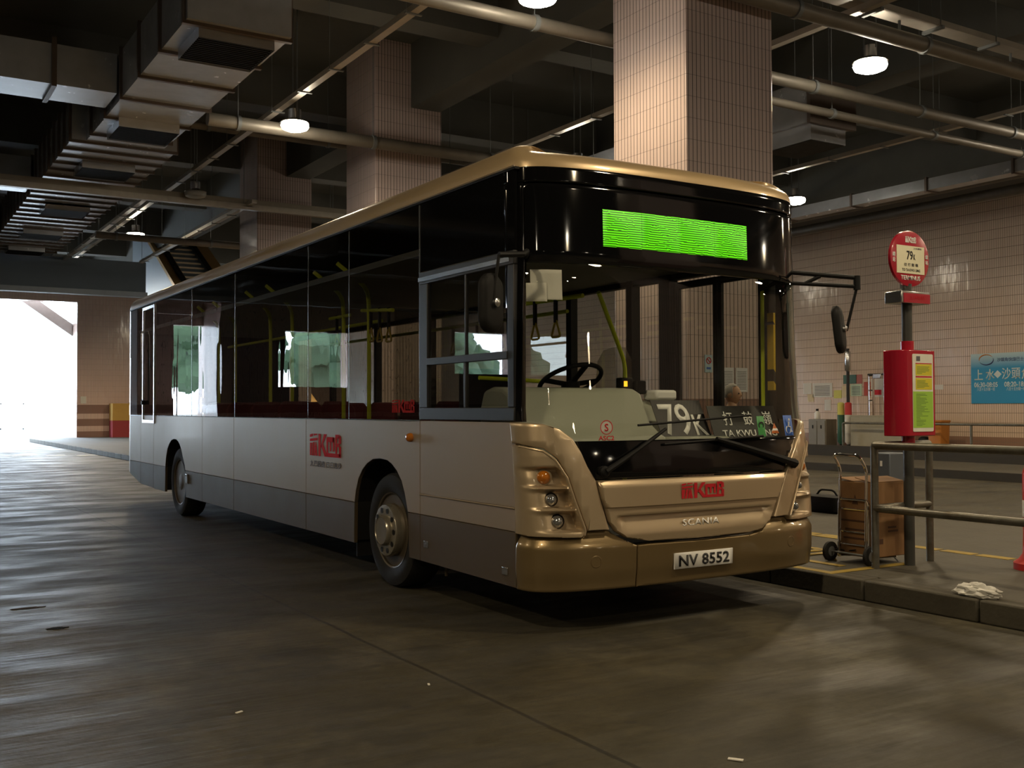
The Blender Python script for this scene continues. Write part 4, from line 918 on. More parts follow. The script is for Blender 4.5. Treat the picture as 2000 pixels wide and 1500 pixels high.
# seats in rows behind the cab
def seat(x, y):
    s = MB().box((x, y, .92), (x + .43, y + .42, .99)).build('seat', SEATF, BUS, bevel=.03)
    MB().rings([[(x + .01, y + .40, .98), (x + .42, y + .40, .98), (x + .42, y + .45, .98), (x + .01, y + .45, .98)], [(x + .02, y + .47, 1.40), (x + .41, y + .47, 1.40), (x + .41, y + .52, 1.40), (x + .02, y + .52, 1.40)], [(x + .08, y + .49, 1.48), (x + .35, y + .49, 1.48), (x + .35, y + .53, 1.48), (x + .08, y + .53, 1.48)]]).build('backrest', SEATF, s, bevel=.015)
    box('seat_base', (x + .1, y + .1, .52), (x + .33, y + .35, .92), BLACKM, s)
for y in (4.7, 5.6, 6.5, 7.4): seat(.11, y); seat(.57, y); seat(1.93, y)
# mirrors
mo = tube('mirror_arm', [(.06, .34, 2.36), (-.02, .2, 2.37), (-.10, .12, 2.335), (-.27, .12, 2.32)], .018, BLACKM, BUS, 8)
tube('mirror_stem', [(-.27, .12, 2.32), (-.30, .12, 2.12), (-.31, .11, 2.02)], .010, BLACKM, mo, 8)
def mirror_head(c, rz, w, h, par, tilt=0.):
    M = Matrix.Translation(c) @ Matrix.Rotation(rz, 4, 'Z') @ Matrix.Rotation(tilt, 4, 'X')
    out = [[M @ Vector((x * k, y0, z * k)) for x, z in rrect(-w / 2, -h / 2, w / 2, h / 2, w * .46, 6)] for y0, k in ((-.035, .72), (-.028, .9), (-.01, 1.), (.015, 1.), (.022, .97))]
    o = MB().rings(out).build('mirror_head', BLACKM, par)
    MB().rings([[M @ Vector((x, y0, z)) for x, z in rrect(-w * .44, -h * .46, w * .44, h * .46, w * .40, 6)] for y0 in (.020, .0245)]).build('mirror_glass', CHROME, o)
    MB().lathe([(.026, 0), (.026, .02), (.012, .028), (0, .03)], M @ Vector((0, -.034, 0)), (M.to_3x3() @ Vector((0, -1, 0)), M.to_3x3() @ Vector((1, 0, 0)), Vector((0, 0, 1))), 16).build('mirror_knuckle', ALU, o)
mirror_head(Vector((-.31, .15, 2.03)), R(20), .19, .36, mo)
ma = MB(); A0 = Vector((2.36, .42, 2.43)); A1 = Vector((2.80, .03, 2.345)); A2 = Vector((2.36, .42, 2.345)); A3 = Vector((2.80, .03, 2.30))
ma.tube([A0 + Vector((0, 0, 0)), A1 + Vector((0, 0, .02))], .017, 8); ma.tube([A2, A3], .015, 8); ma.tube([A0.lerp(A1, .55), A2.lerp(A3, .35)], .014, 8); ma.tube([A1 + Vector((0, 0, .035)), A3 - Vector((0, 0, .025))], .026, 10)
ma.tube([A0, A0 + Vector((-.08, .05, 0)), A2 + Vector((-.10, .06, -.06)), A2], .02, 8)
ma = ma.build('mirror_arm', BLACKM, BUS)
tube('mirror_stem', [A3, A3 + Vector((-.05, .06, -.33))], .011, BLACKM, ma, 8)
mirror_head(A3 + Vector((-.10, .09, -.32)), R(27), .17, .36, ma, R(-6))

# ------------------------------------------------------------------ boards and papers carried in the bus
def sheet(name, c, xd, up, w, h, m, label, cat, th=.004, group=None):
    xd = Vector(xd).normalized(); up = Vector(up).normalized(); nd = xd.cross(up); c = Vector(c)
    mb = MB(); mb.prism([(-w / 2, -h / 2), (w / 2, -h / 2), (w / 2, h / 2), (-w / 2, h / 2)], lambda u, v, d: c + xd * u + up * v + nd * d, -th, 0)
    return tag(mb.build(name, m, smooth=False), label, cat, group), c, xd, up, nd
BOARD = mat('black_board', (.012, .012, .012), .5)
o, c, xd, up, nd = sheet('route_number_board', (1.475, .49, 1.315), (1, 0, 0), (0, .46, .89), .46, .31, BOARD, 'black board reading 79K leaning behind the windscreen', 'route board')
BWH = mat('board_white', (.92, .92, .90), .7, 0, .02)
text('number', '79', BWH, o, c - xd * .05 + nd * .002, xd, up, w=.27, h=.25, bold=.012, ext=.001); text('letter', 'K', BWH, o, c + xd * .155 - up * .045 + nd * .002, xd, up, w=.115, h=.165, bold=.012, ext=.001)
o, c, xd, up, nd = sheet('destination_board', (2.04, .43, 1.29), (.999, .03, 0), (0, .36, .93), .70, .26, BOARD, 'black destination board with white lettering at the kerb side of the windscreen', 'route board')
for k, ch in enumerate('打鼓嶺'): text('character', ch, BWH, o, c + xd * (-.17 + .205 * k) + up * .03 + nd * .002, xd, up, w=.098, h=.108, ext=.001, bold=.006)
text('lettering', 'TA KWU LING', BWH, o, c - up * .085 + nd * .002 + xd * .02, xd, up, w=.56, h=.052, ext=.001, bold=.012)
for s0, s1, z0, z1, lab in ((-1.206, -.987, 2.087, 2.28, 'larger white paper taped high inside the windscreen corner'), (-1.236, -1.094, 2.075, 2.193, 'smaller cream paper tucked beside the larger one in the windscreen corner')):
    bmx = panel('taped_paper', [(s0, z0), (s1, z0), (s1, z1), (s0, z1)], FP, PAPER, None, -.02 - (.01 if z1 > 2.2 else 0), .001, .0003, .03, .05); tag(bmx, lab, 'paper', 'papers taped inside the windscreen')

# ------------------------------------------------------------------ bus stop pole
st = thing('bus_stop_sign', 'bus stop pole with round red terminus sign and red timetable case', 'bus stop sign', (3.54, .16, .15))
tube('pole', [(3.54, .16, .15), (3.54, .16, 2.375)], .041, mat('dark_galvanised_pole', (.055, .055, .05), .45, .4, .3), st, 16)
box('plate_bracket', (3.50, .14, 2.34), (3.58, .19, 2.50), GALVD, st)
AX = (Vector((0, -1, 0)), Vector((1, 0, 0)), Vector((0, 0, 1)))
fl = MB().lathe([(.212, 0), (.222, .004), (.222, .026), (.212, .03), (0, .03)], (3.545, .155, 2.575), AX, 48, (1.06, 1)).build('sign_plate', REDP, st)
def sp(name, x0, z0, x1, z1, m, par, y=.123): return MB().box((x0, y - .002, z0), (x1, y, z1)).build(name, m, par)
pn = sp('route_panel', 3.378, 2.455, 3.715, 2.675, mat('cream_print', (.72, .69, .50), .6), fl, .124)
T = lambda n, s, m, x, z, w, h, y=.1215, par=pn, b=.01: text(n, s, m, par, (x, y, z), (1, 0, 0), (0, 0, 1), w=w, h=h, ext=.001, bold=b)
T('number', '79', BLACKP, 3.535, 2.60, .075, .072, b=.02); T('letter', 'K', BLACKP, 3.592, 2.588, .024, .044, b=.02)
T('lettering', '往 打 鼓 嶺', BLACKP, 3.55, 2.525, .17, .026); T('lettering', 'TO TA KWU LING', BLACKP, 3.55, 2.483, .22, .022, b=.02); T('lettering', '上水總站', GREYP, 3.63, 2.658, .10, .014)
T('lettering', 'TERMINUS', WHITE, 3.545, 2.421, .235, .036, .1235, fl, .02); T('lettering', '總', WHITE, 3.346, 2.60, .032, .034, .1235, fl); T('lettering', '站', WHITE, 3.346, 2.555, .032, .034, .1235, fl); T('lettering', '總', WHITE, 3.745, 2.60, .032, .034, .1235, fl); T('lettering', '站', WHITE, 3.745, 2.555, .032, .034, .1235, fl)
bus_logo(fl, (3.55, .1245, 2.725), (1, 0, 0), (0, 0, 1), .13, .048, WHITE, .001)
lb = box('lamp_box', (3.375, .08, 2.215), (3.72, .24, 2.31), ALU, st, .006); MB().box((3.40, .076, 2.218), (3.718, .082, 2.292)).build('lamp_box_front', REDP, lb); text('lettering', '上水總站', RED, lb, (3.56, .0745, 2.26), (1, 0, 0), (0, 0, 1), w=.19, h=.03, ext=.001)
mb = MB(); prof = [(3.345 + .10 * (1 - math.cos(R(a))), .17 - .11 * math.sin(R(a))) for a in (0, 20, 40, 60, 80, 90)] + [(3.74, .06), (3.755, .075), (3.755, .24), (3.735, .255), (3.37, .255), (3.345, .235)]
mb.prism(prof, lambda u, v, d: (u, v, d), 1.17, 1.845); tc = mb.build('timetable_case', REDP, st, bevel=.006)
mb = MB(); mb.prism(rrect(3.465, 1.205, 3.715, 1.815, .012), lambda u, v, d: (u, .0585 - d, v), 0, .003); tp = mb.build('timetable_sheet', mat('white_sheet', (.70, .70, .62), .5), tc)
LIME = mat('lime_print', (.32, .56, .06), .5); YEL = mat('yellow_print', (.62, .54, .03), .5)
for x0, z0, x1, z1, m in ((3.50, 1.645, 3.70, 1.735, YEL), (3.50, 1.535, 3.70, 1.625, YEL), (3.468, 1.235, 3.71, 1.52, LIME), (3.50, 1.737, 3.70, 1.744, RED), (3.50, 1.63, 3.70, 1.641, RED)): sp('print_block', x0, z0, x1, z1, m, tp, .0565)
mb = MB(); rnd = random.Random(3)
for k in range(24): z = 1.25 + k * .0108; mb.box((3.505, .0535, z), (3.505 + rnd.uniform(.04, .16), .0545, z + .004))
for k in range(6): z = 1.55 + k * .0105; mb.box((3.515, .0535, z), (3.515 + rnd.uniform(.06, .16), .0545, z + .004)); mb.box((3.515, .0535, z + .11), (3.515 + rnd.uniform(.06, .16), .0545, z + .114))
mb.build('printed_lines', mat('green_ink', (.14, .26, .05), .6), tp)
mb = MB(); mb.box((3.51, .0535, 1.76), (3.555, .0545, 1.797)); mb.build('small_emblem', GREYP, tp)
for z in (1.10, 1.85): tube('clamp_collar', [(3.54, .16, z), (3.54, .16, z + .07)], .052, REDP, st, 16)
# ------------------------------------------------------------------ railings
def rail_obj(name, lab, runs, r=.030, grp=None, m=GALV):
    t = thing(name, lab, 'railing', runs[0][1], 0, grp)
    for nm, *pts in runs: tube(nm, fillet(pts, .06) if len(pts) > 2 else pts, r if nm != 'foot' else r * 1.5, m, t, 12)
    return t
rail_obj('queue_railing', 'galvanised pipe railing on the platform beside the bus stop pole', [
    ('post', (3.17, .19, .15), (3.17, .19, 1.10)), ('post', (3.86, .21, .15), (3.86, .21, 1.10)), ('post', (3.17, -2.4, .15), (3.17, -2.4, 1.10)),
    ('top_rail', (3.17, -3.6, 1.10), (3.17, .19, 1.10)), ('top_rail', (3.17, .19, 1.10), (3.86, .21, 1.10)), ('lower_rail', (3.17, -3.6, .615), (3.17, .19, .615)), ('lower_rail', (3.17, .19, .615), (3.86, .21, .615))])
t = rail_obj('walkway_railing', 'thin dark pipe railing in front of the right tiled wall', [('top_rail', (19.6, 14.55, .25), (19.6, 14.55, .96), (19.6, 4., .96))] + [('post', (19.6, y, .2), (19.6, y, .96)) for y in (10.6, 7.6, 4.8)], .030)
# ------------------------------------------------------------------ hand trolley with carton
ht = thing('hand_trolley', 'chrome folding hand trolley standing on the platform by the carton', 'hand trolley', (3.2, .47, .15))
ya, yb = .34, .60; fx = lambda z: 3.24 + (z - .2) * .03
tube('frame', fillet([(fx(.2), ya, .19), (fx(.9), ya, .90), (fx(.9) - .09, ya, 1.02), (fx(.9) - .09, yb, 1.02), (fx(.9), yb, .90), (fx(.2), yb, .19)], .05), .011, CHROME, ht, 8)
tube('inner_frame', fillet([(3.232, ya - .03, .24), (3.24, ya - .03, .66), (3.24, yb + .0, .66), (3.232, yb + .0, .24)], .04), .010, CHROME, ht, 8)
for z in (.58, .40, .30): tube('cross_bar', [(fx(z), ya, z), (fx(z), yb, z)], .007, CHROME, ht, 6)
tube('axle', [(3.21, ya - .06, .228), (3.21, yb + .06, .228)], .008, GALVD, ht, 8); tube('toe_plate', fillet([(3.24, ya, .20), (3.62, ya, .19), (3.62, yb, .19), (3.24, yb, .20)], .03), .008, CHROME, ht, 6)
tube('support_leg', [(3.60, .36, .19), (3.62, .33, .152)], .006, GALVD, ht, 6); tube('elastic_cord', [(3.22, .62, .25), (3.28, .56, .235), (3.24, .44, .26)], .005, BLACKM, ht, 5)
for y in (ya - .07, yb + .07):
    w = MB().lathe([(.03, -.016), (.062, -.02), (.078, -.012), (.078, .012), (.062, .02), (.03, .016)], (3.21, y, .228), 'Y', 24).build('wheel', RUBBER, ht)
    MB().lathe([(.04, -.018), (.045, -.012), (.045, .012), (.04, .018), (0, .02)], (3.21, y, .228), 'Y', 16).build('wheel_hub', GALVD, w)
cb = thing('carton', 'tall brown cardboard carton carried on the hand trolley', 'carton', (3.45, .46, .205))
MB().box((3.265, .30, .205), (3.66, .63, .80)).build('carton_body', CARD, cb, bevel=.006)
mb = MB()
for (x0, y0, x1, y1, tz) in ((3.265, .30, 3.66, .46, .03), (3.265, .47, 3.66, .63, .022)): mb.rings([[(x0, y0, .80), (x1, y0, .80), (x1, y1, .80 + tz), (x0, y1, .80 + tz)], [(x0, y0, .805), (x1, y0, .805), (x1, y1, .805 + tz), (x0, y1, .805 + tz)]])
mb.build('carton_flap', CARD, cb)
mb = MB()
for k, (y0, y1) in enumerate(((.33, .58), (.34, .56), (.36, .60))): mb.box((3.2635, y0, .34 + .07 * k), (3.265, y1, .355 + .07 * k))
mb.prism([(.43, .62), (.49, .62), (.46, .70)], lambda u, v, d: (3.2635 - d * 0, u, v) if d == 0 else (3.265, u, v), 0, 1)
INK = mat('brown_ink', (.07, .03, .015), .7); mb.build('printed_lines', INK, cb)
for a, b in (((3.32, .2985, .31), (3.40, .30, .35)), ((3.46, .2985, .40), (3.58, .30, .415)), ((3.46, .2985, .43), (3.56, .30, .445))): box('printed_mark', a, b, INK, cb)
bg = thing('holdall', 'black holdall bag lying on the platform behind the trolley', 'bag', (6.3, 3.42, .15))
out = [[(6.3 + x * k, 3.42 + y * k, z) for x, y in rrect(-.16, -.30, .16, .30, .10, 4)] for z, k in ((.15, .9), (.17, 1.), (.28, 1.), (.335, .9), (.35, .7))]
MB().rings(out).build('bag_body', BLACKM, bg); tube('bag_handle', fillet([(6.3, 3.26, .34), (6.3, 3.32, .41), (6.3, 3.52, .41), (6.3, 3.58, .34)], .05), .012, BLACKM, bg, 6)
sb = thing('square_bollard', 'grey square steel bollard at the far platform edge behind the pole', 'bollard', (6.42, 2.62, .15))
MB().box((6.28, 2.50, .17), (6.56, 2.74, .88)).build('bollard_body', mat('blue_grey_steel', (.12, .14, .17), .45, .4), sb, bevel=.012); MB().box((6.22, 2.44, .15), (6.61, 2.80, .175)).build('base_plate', GALVD, sb); MB().box((6.276, 2.60, .73), (6.28, 2.63, .79)).build('reflector', WHITE, sb)
rb = thing('traffic_bollard', 'red plastic bollard cut off by the right edge of the picture', 'bollard', (4.16, -.52, .15))
MB().lathe([(.17, 0), (.17, .05), (.13, .08), (.105, .12), (.10, .25), (.10, .74), (.08, .80), (0, .81)], (4.16, -.52, .15), 'Z', 28).build('bollard_body', mat('red_plastic', (.48, .02, .015), .4), rb); MB().lathe([(.1015, .40), (.103, .41), (.103, .52), (.1015, .53)], (4.16, -.52, .15), 'Z', 28).build('white_band', WHITE, rb)
bm = bmesh.new(); bmesh.ops.create_icosphere(bm, subdivisions=4, radius=1.); rnd = random.Random(4)
from mathutils import noise as mnoise
for v in bm.verts:
    n = mnoise.noise(v.co * 2.2) * .30 + mnoise.noise(v.co * 6.) * .14; p = v.co * (1 + n); v.co = Vector((2.74 + p.x * .075, -.97 + p.y * .155, .152 + max(0, p.z * .055 + .03)))
mb = MB(); mb.bm.free(); mb.bm = bm; tag(mb.build('plastic_bag', mat('white_polythene', (.55, .54, .50), .35, 0, .1, 14.), ang=25), 'crumpled white plastic bag lying on the kerb', 'plastic bag')
PUD = mat('standing_water', (.02, .02, .02), .03)
for (cx, cy, a, b, lab) in ((-2.5, 2.88, .10, .035, 'thin shiny wet streak on the floor at far left, the longer one'), (-2.43, 2.03, .06, .04, 'small shiny wet patch on the floor, just below the wet streak')):
    mb = MB(); mb.prism([(cx + a * math.cos(R(t_)) * (1 + .3 * math.sin(t_ * .13)), cy + b * math.sin(R(t_))) for t_ in range(0, 360, 15)], lambda u, v, d: (u, v, d), .0005, .0025); tag(mb.build('puddle', PUD), lab, 'puddle', 'wet spots on the floor')
for x, y, s, rz, lab in ((-2.01, -.43, .018, .4, 'tiny pale scrap of litter on the floor left of the joint'), (-1.05, -.47, .016, 1.2, 'tiny pale scrap of litter on the floor just right of the joint'), (-.54, -2.13, .03, 2.2, 'thin pale twig of litter near the bottom edge')):
    M_ = Matrix.Translation((x, y, .002)) @ Matrix.Rotation(rz, 4, 'Z'); mb = MB(); mb.box((-s, -s * .35, 0), (s, s * .35, .004), M_); tag(mb.build('litter_scrap', PAPER), lab, 'litter', 'scraps of litter on the floor')
mb = MB()
WP = mat('white_road_paint', (.6, .6, .58), .6)
for k, (x, y) in enumerate(((.6, 29.8), (1.5, 29.3), (2.3, 28.8))): 
    if x < 2.5: mb.box((x - .28, y - .3, .0), (x + .28, y + .3, .004))
tag(mb.build('road_marking', WP), 'short white painted dashes on the floor near the bright exit', 'road marking')

# ------------------------------------------------------------------ along the right wall and pillars
def wall_sheet(y0, y1, z0, z1, m, lab, lines=None, name='wall_notice', grp='notices taped to the right wall'):
    t = MB().box((20.985, min(y0, y1), z0), (20.998, max(y0, y1), z1)).build(name, m, smooth=False); tag(t, lab, 'notice', grp)
    if lines:
        mb = MB(); h = (z1 - z0); n = lines[0]
        for k in range(n): zz = z0 + h * (.12 + .76 * k / n); mb.box((20.982, min(y0, y1) + .12 * abs(y1 - y0), zz), (20.985, max(y0, y1) - .12 * abs(y1 - y0), zz + h * .28 / n))
        mb.build('printed_lines', lines[1], t)
    return t
CREAM = mat('cream_paper', (.60, .50, .32), .8); PGRN = mat('pale_green_paper', (.45, .56, .40), .8); LYEL = mat('lemon_paper', (.58, .55, .14), .8); DGRN = mat('dark_green_board', (.03, .10, .06), .5)
wall_sheet(17.24, 16.92, 1.80, 2.13, PAPER, 'leftmost small paper of the row on the right wall')
wall_sheet(16.88, 16.12, 1.70, 2.12, PAPER, 'wide white notice collage left of the yellow paper on the wall', (7, GREYP))
wall_sheet(17.08, 16.84, 1.56, 1.79, CREAM, 'small cream slip hanging below the leftmost paper')
wall_sheet(16.42, 16.18, 1.30, 1.62, PAPER, 'white slip hanging alone below the wide notice collage')
wall_sheet(16.06, 15.78, 1.66, 1.90, LYEL, 'lemon yellow paper in the middle of the notices')
wall_sheet(15.76, 15.46, 1.68, 2.02, CREAM, 'cream paper right of the lemon yellow one')
wall_sheet(15.44, 15.04, 1.72, 2.06, PGRN, 'pale green paper behind the parasol pole', (6, GREYP))
wall_sheet(15.70, 15.24, 2.08, 2.34, DGRN, 'dark green board above the pale green paper')
wall_sheet(15.22, 15.02, 2.08, 2.34, mat('faded_red_print', (.38, .12, .10), .7), 'faded red print right of the dark green board')
wall_sheet(14.96, 14.74, 1.72, 2.12, mat('red_poster', (.40, .05, .03), .6), 'narrow red poster seen between the left bars of the metal frame')
wall_sheet(14.70, 14.30, 1.68, 2.20, PAPER, 'white poster with red picture inside the metal frame', (1, RED))
wall_sheet(14.26, 14.10, 1.72, 2.14, CREAM, 'narrow cream paper beside the white and red poster')
wall_sheet(12.66, 12.36, 1.86, 1.99, PAPER, 'small white label alone on the wall left of the blue poster')
po = thing('wall_poster', 'large blue poster with white writing on the right tiled wall', 'poster', (20.99, 10.5, 1.48))
def poster_mat():
    m, t, out = nt('blue_poster_print'); b = N(t, 'BsdfPrincipled'); t.links.new(b.outputs[0], out.inputs[0]); g = N(t, 'NewGeometry'); sp_ = N(t, 'SeparateXYZ'); t.links.new(g.outputs['Position'], sp_.inputs[0])
    k = t.nodes.new('ShaderNodeMapRange'); t.links.new(sp_.outputs[2], k.inputs[0]); k.inputs[1].default_value = 2.72; k.inputs[2].default_value = 2.38
    t.links.new(mixc(t, k.outputs[0], (.42, .56, .58), (.015, .26, .48)), b.inputs['Base Color']); b.inputs['Roughness'].default_value = .4; return m
pb = MB().box((20.97, 9.35, 1.48), (20.998, 11.52, 2.76)).build('poster_sheet', poster_mat(), po)
PT = lambda s, m, y, z, w, h, b=.0: text('lettering', s, m, pb, (20.968, y, z), (0, -1, 0), (0, 0, 1), w=w, h=h, ext=.001, bold=b)
PALE = mat('pale_print', (.62, .68, .66), .6); NAVY = mat('navy_print', (.04, .06, .16), .6)
PT('上', PALE, 11.30, 2.22, .24, .27, .012); PT('水', PALE, 10.98, 2.22, .25, .28, .012); PT('沙', PALE, 10.53, 2.23, .25, .29, .012); PT('頭', PALE, 10.27, 2.23, .24, .28, .012); PT('角', PALE, 10.01, 2.22, .23, .28, .012)
mb = MB(); mb.prism([(10.88, 2.22), (10.77, 2.32), (10.66, 2.22), (10.77, 2.12)], lambda u, v, d: (20.968 + d, u, v), 0, .003); mb.build('arrow_mark', PALE, pb)
PT('06:30-08:05', PALE, 11.10, 1.96, .66, .13, .02); PT('08:20-18:2', PALE, 10.28, 1.96, .62, .13, .02); PT('八至十五分鐘一班', PALE, 11.10, 1.845, .5, .09); PT('八至十五分鐘一班', PALE, 10.28, 1.845, .5, .09)
PT('沙頭角快線巴士', NAVY, 10.42, 2.59, .72, .10, .01)
cc = Vector((20.966, 11.08, 2.60)); mb = MB(); mb.tube([cc + Vector((0, -.20 * math.cos(R(a)), .13 * math.sin(R(a)))) for a in range(30, 200, 10)], [.002 + .014 * math.sin(R((a - 30) * 180 / 170)) for a in range(30, 200, 10)], 6); mb.build('orange_swoosh', mat('orange_print', (.6, .2, .03), .6), pb)
mb = MB(); mb.tube([cc + Vector((0, -.20 * math.cos(R(a)), .13 * math.sin(R(a)))) for a in range(205, 380, 10)], [.002 + .014 * math.sin(R((a - 205) * 180 / 175)) for a in range(205, 380, 10)], 6); mb.build('navy_swoosh', NAVY, pb)
def pil_sheet(x0, x1, z0, z1, m, lab, ln=None):
    t = MB().box((x0, 3.692, z0), (x1, 3.699, z1)).build('pillar_notice', m, smooth=False); tag(t, lab, 'notice', 'notices on the near tiled pillar')
    if ln:
        mb = MB(); [mb.box((x0 + .02, 3.6905, z0 + .03 + k * (z1 - z0 - .06) / ln), (x1 - .02, 3.692, z0 + .036 + k * (z1 - z0 - .06) / ln)) for k in range(ln)]; mb.build('printed_lines', GREYP, t)
    return t
t = pil_sheet(4.62, 4.735, 1.80, 2.0, mat('light_blue_sign', (.32, .44, .52), .5), 'small light blue no smoking sign on the near pillar')
mb = MB(); mb.tube([(4.678 + .034 * math.cos(R(a)), 3.690, 1.935 + .034 * math.sin(R(a))) for a in range(0, 360, 20)], .005, 6, closed=True); mb.tube([(4.656, 3.690, 1.957), (4.70, 3.690, 1.913)], .005, 6); mb.build('prohibition_ring', RED, t)
mb = MB(); mb.box((4.645, 3.6905, 1.835), (4.71, 3.692, 1.86)); mb.build('print_block', BLS, t)
pil_sheet(4.89, 5.065, 1.58, 1.86, mat('white_notice', (.58, .60, .64), .8), 'left one of two white notices on the near pillar', 12); pil_sheet(5.10, 5.285, 1.58, 1.86, MATS['white_notice'], 'right one of two white notices on the near pillar', 12)

kb = thing('grey_cabinet', 'grey steel cabinet standing by the right wall behind the bus corner', 'cabinet', (20.2, 15.8, .2))
MB().box((20., 15.50, .2), (20.45, 16.15, 1.05)).build('cabinet_body', mat('drab_steel', (.19, .17, .13), .5, .2), kb, bevel=.01)
for y in (15.53, 15.84): 
    d = MB().box((19.985, y, .26), (20., y + .285, 1.0)).build('cabinet_door', MATS['drab_steel'], kb, bevel=.004); MB().box((19.975, y + .12, .78), (19.985, y + .16, .88)).build('door_handle', BLACKM, d)
bt = thing('plastic_jug', 'small white jug with black cap on top of the grey cabinet', 'jug', (20.2, 16.0, 1.05)); MB().lathe([(.07, 0), (.08, .02), (.08, .18), (.03, .24)], (20.2, 16.0, 1.05), 'Z', 16).build('jug_body', WHITE, bt); MB().lathe([(.04, .24), (.04, .30), (0, .30)], (20.2, 16.0, 1.05), 'Z', 12).build('jug_cap', BLACKM, bt)
def parasol(y, lo, hi, ztop, lab, poletop=None):
    t = thing('folded_parasol', lab, 'parasol', (20.05, y, .2), 0, 'folded parasols by the right wall')
    MB().lathe([(.115, 0), (.115, .05), (.05, .07), (.03, .2)], (20.05, y, .2), 'Z', 16).build('parasol_foot', BLACKM, t)
    MB().lathe([(.05, .15), (.105, .22), (.10, .7), (.10, .98)], (20.05, y, .2), 'Z', 12).build('folded_cloth', lo, t); MB().lathe([(.10, .98), (.095, ztop - .2), (.06, ztop - .17), (0, ztop - .16)], (20.05, y, .2), 'Z', 12).build('cloth_tip', hi, t)
    if poletop: tube('pole', [(20.05, y, .25), (20.05, y, poletop)], .045, DGREY, t, 8); MB().lathe([(.05, 2.2), (.085, 2.24), (.085, 2.75), (.05, 2.8)], (20.05, y - .0, .2), 'Z', 10).build('pole_sleeve', ALU, t)
parasol(15.00, DGRN, LYEL, 1.50, 'folded green parasol with yellow tip left of the red and white one'); parasol(14.74, PAPER, mat('red_cloth', (.5, .05, .05), .7), 1.50, 'folded white parasol with red tip and a tall grey pole', 3.05)
mf = thing('metal_frame', 'tall chrome pipe frame behind the beige counter', 'metal frame', (20.4, 13.7, .2))
for y in (14.23, 14.07, 13.42, 13.22): tube('upright', [(20.3, y, .2), (20.3, y, 2.28)], .028, CHROME, mf, 8)
for z in (2.27, 1.86, 1.58): tube('rung', [(20.3, 14.23, z), (20.3, 14.07, z)], .02, CHROME, mf, 6); tube('rung', [(20.3, 13.42, z), (20.3, 13.22, z)], .02, CHROME, mf, 6)
tube('top_bar', [(20.3, 14.25, 2.3), (20.3, 13.2, 2.3)], .028, DGREY, mf, 8); MB().box((20.2, 13.75, 2.18), (20.4, 14.02, 2.32)).build('lamp_head', ALU, mf, bevel=.02)
kc = thing('beige_counter', 'beige counter panel below the chrome pipe frame', 'counter', (19.9, 13.4, .2))
MB().box((19.85, 12.75, .28), (19.93, 14.5, 1.13)).build('counter_front', mat('beige_laminate', (.30, .27, .19), .6), kc, bevel=.01); MB().box((19.85, 12.7, 1.13), (20.1, 14.52, 1.17)).build('counter_top', MATS['beige_laminate'], kc, bevel=.008)
for y in (12.9, 14.3): tube('counter_wheel', [(19.86, y - .03, .25), (19.86, y + .03, .25)], .05, RUBBER, kc, 12)
ob = thing('orange_bin', 'orange bin behind the thin railing, right of the red timetable case', 'bin', (20.1, 11.85, .2))
MB().rings([[(20.1 + x * .9, 11.87 + y * .9, .2) for x, y in rrect(-.2, -.2, .2, .2, .04)], [(20.1 + x, 11.87 + y, 1.0) for x, y in rrect(-.2, -.2, .2, .2, .04)]]).build('bin_body', mat('orange_plastic', (.42, .15, .02), .5), ob); MB().rings([[(20.1 + x, 11.87 + y, z) for x, y in rrect(-.22, -.22, .22, .22, .05)] for z in (1.0, 1.05)]).build('bin_lid', MATS['orange_plastic'], ob, bevel=.01)
tag(box('waste_sack', (19.95, 12.15, .2), (20.2, 12.42, .62), BLACKM, bevel=.08), 'black sack standing left of the orange bin', 'sack')
fc = thing('roadside_cabinet', 'yellow and red cabinet against the far tiled wall behind the bus', 'cabinet', (6.6, 44.6, 0))
MB().box((6.0, 44.2, .0), (7.3, 44.95, .9)).build('cabinet_base', mat('dull_red_panel', (.26, .02, .03), .6), fc, bevel=.01); MB().box((6.0, 44.2, .9), (7.3, 44.95, 1.68)).build('cabinet_top', mat('ochre_panel', (.42, .25, .05), .6), fc, bevel=.01); MB().box((6.8, 44.18, 1.35), (7.2, 44.2, 1.6)).build('cabinet_plate', WHITE, fc)
tag(MB().box((4.78, 44.98, 1.68), (5.02, 44.998, 2.0)).build('far_notice', PAPER), 'small white notice near the edge of the far tiled wall', 'notice')

